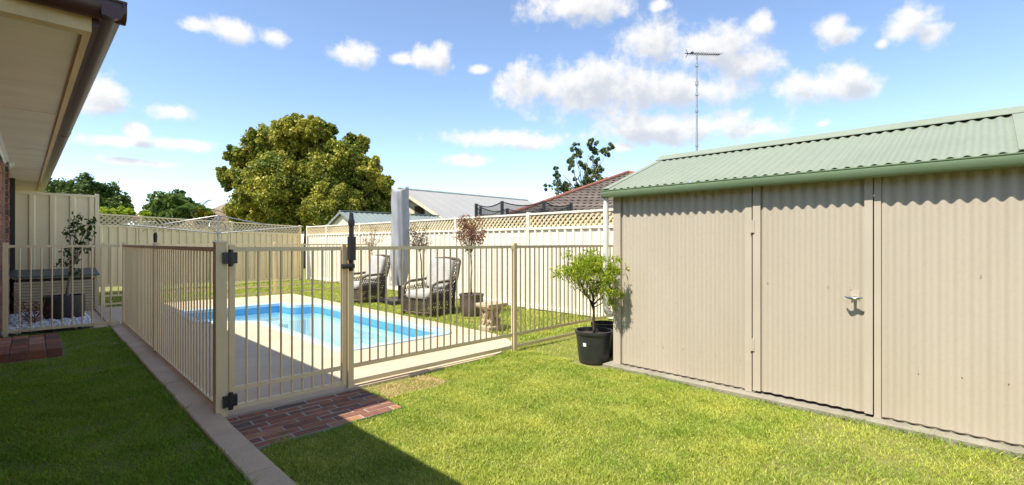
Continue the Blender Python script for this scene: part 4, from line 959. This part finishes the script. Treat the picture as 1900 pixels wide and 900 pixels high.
# brown tiled house: hip roof, turned so that its eave lies across the view
tb_o = V(0,0,0)
def hp(X, D, z): return V((D+X)/SQ, (D-X)/SQ, z)
th = thing('neighbour_house', 'neighbour house with brown tiled hip roof behind the shed', 'house', hp(6.5, 26, 0), R(-45), 'neighbouring houses')
C0, C1, AP = hp(-.2, 20, 2.35), hp(13.2, 20.6, 2.35), hp(6.45, 26.4, 5.1)
C2, C3 = hp(12.8, 33, 2.35), hp(-.4, 32.4, 2.35)
part('wall', MB().prism([tuple(p-AP)[:2]+(0,) for p in (hp(.4,20.6,0), hp(12.6,21.2,0), hp(12.3,32.4,0), hp(.1,31.8,0))], (AP.x,AP.y,0), (AP.x,AP.y,2.34)), M['render'], th)
mb = MB()
rows = 17
for r_ in range(rows):
    f0, f1 = r_/rows, (r_+1)/rows+.012
    A0, B0, A1, B1 = C0.lerp(AP, f0), C1.lerp(AP, f0), C0.lerp(AP, min(1,f1)), C1.lerp(AP, min(1,f1)); L_ = (B0-A0).length; nt = max(1, int(L_/.30)); lo = V(0,0,.05); pts0 = []; pts1 = []
    nrm = (B0-A0).cross(A1-A0).normalized(); nrm = nrm if nrm.z > 0 else -nrm
    for i in range(nt*4+1):
        u = i/(nt*4); w = .022*math.sin(2*math.pi*i/4); pts0.append(A0.lerp(B0, u)+nrm*(.055+w)); pts1.append(A1.lerp(B1, u)+nrm*(.012+w))
    mb.strip(pts0, pts1); mb.strip([p-nrm*.05 for p in pts0], pts0)
part('tiled_slope', mb, M['rooftile'], th, recalc=False)
mb = MB()
for a, b in ((C1, C2), (C2, C3), (C3, C0)): mb.face([a, b, AP])
part('roof_back', mb, M['rooftile'], th, recalc=False)
for a in (C0, C1):
    n_ = 22
    for i in range(n_):
        p, q = a.lerp(AP, i/n_), a.lerp(AP, (i+1.06)/n_); part('ridge_tile', MB().tube([p+V(0,0,.05), q+V(0,0,.065)], [.105,.085], 8), M['ridge_tile'], th, True, 60)
part('gutter', MB().tube([C0-V(0,0,.05), C1-V(0,0,.05)], .06, 8), M['brown_metal'], th)
# red tiled roof far left
rr0 = dpt(285, 388, 34); rh = thing('neighbour_house', 'far house with red tiled roof between the green trees', 'house', (rr0.x, rr0.y, 0), R(-45), 'neighbouring houses')
def rp_(px, py, d): return dpt(px, py, d)
mb = MB(); a_, b_, c_, d_ = rp_(240,410,33), rp_(325,410,33), rp_(300,385,36), rp_(262,391,36)
for r_ in range(8):
    f0, f1 = r_/8, (r_+1)/8; mb.face([a_.lerp(d_, f0)+V(0,0,.06), b_.lerp(c_, f0)+V(0,0,.06), b_.lerp(c_, f1), a_.lerp(d_, f1)])
    mb.face([a_.lerp(d_, f0)-V(0,0,.04), b_.lerp(c_, f0)-V(0,0,.04), b_.lerp(c_, f0)+V(0,0,.06), a_.lerp(d_, f0)+V(0,0,.06)])
part('roof', mb, M['redtile'], rh, recalc=False)
ctr = (a_+b_)/2; part('wall', MB(Matrix.Translation(V(ctr.x,ctr.y,0))@Matrix.Rotation(R(-45),4,'Z')).box(-1.4,1.4,.15,4.0,0,min(a_.z,b_.z)-.05), M['render'], rh)
# trampoline
tp = dpt(972, 450, 14.0); tp.z = 0; tr_ = thing('trampoline', 'trampoline with black safety net showing over the ivory fence', 'trampoline', tp)
npole = 8; ang0 = .35; RR = 1.40
part('frame_ring', MB().tube([tp+V(math.cos(2*math.pi*k/32)*RR, math.sin(2*math.pi*k/32)*RR, .85) for k in range(33)], .03, 8), M['galv'], tr_, True)
part('mat', MB().lathe([(1.25,.84),(1.25,.85),(.01,.85)], 32, tp), M['black'], tr_)
tops = []
for k in range(npole):
    a = ang0+2*math.pi*k/npole; p = tp+V(math.cos(a)*(RR+.05), math.sin(a)*(RR+.05), 0); zt = 2.33
    part('pole', MB().tube([p, p+V(0,0,zt)], .032, 8).tube([p+V(0,0,zt-.5), p+V(0,0,zt+.02)], .045, 8), M['black'], tr_, True, 50); tops.append(p+V(0,0,zt))
for k in range(npole):
    p, q = tops[k], tops[(k+1)%npole]; up = [p.lerp(q, i/10)-V(0,0,.10*math.sin(math.pi*i/10)) for i in range(11)]; md = [x_-V(0,0,.22) for x_ in up]; mb = MB()
    mb.strip(up, [V(x_.x,x_.y,.9) for x_ in up]); part('net', mb, M['net'], tr_, recalc=False)
    part('net_rope', MB().tube(up, .016, 6).tube(md, .010, 6), M['black'], tr_, True)
# tv antenna on a tall mast
an = dpt(1293, 450, 10.0); an.z = 0; at_ = thing('antenna', 'tall galvanised mast with television antenna behind the shed roof', 'antenna', an)
zt = H+350/F*10
part('mast', MB().tube([an, an+V(0,0,3.55)], .024, 8).tube([an+V(0,0,3.55), an+V(0,0,zt-.9)], .019, 8).tube([an+V(0,0,zt-.9), an+V(0,0,zt)], .016, 8), M['galv'], at_, True, 50)
for z_ in (3.28, zt-.6, zt-.64, 4.0, 4.35, zt-.25): part('mast_clamp', MB().tube([an+V(0,0,z_-.02), an+V(0,0,z_+.02)], .033, 8), M['galv'], at_)
bd = (RT*.88+V(0,0,.095)+FW*.3).normalized(); s0 = an+V(0,0,zt)-bd*.30; s1 = an+V(0,0,zt)+bd*.60
part('boom', MB().tube([s0, s1], .009, 6), M['black'], at_)
cr = bd.cross(V(0,0,1)).normalized()
for k in range(14): c = s0.lerp(s1, .12+.88*k/13); part('element', MB().tube([c-cr*.09, c+cr*.09], .005, 5), M['black'], at_)
for s in (-1, 1): part('reflector', MB().tube([s0.lerp(s1,.08), s0.lerp(s1,.02)+V(0,0,s*.09)], .006, 5), M['black'], at_)
part('balun', MB().box(-.02,.02,-.02,.02,-.02,.03) if False else MB(Matrix.Translation(s0.lerp(s1,.2)+V(0,0,.02))).box(-.02,.02,-.02,.02,-.015,.02), M['black'], at_)
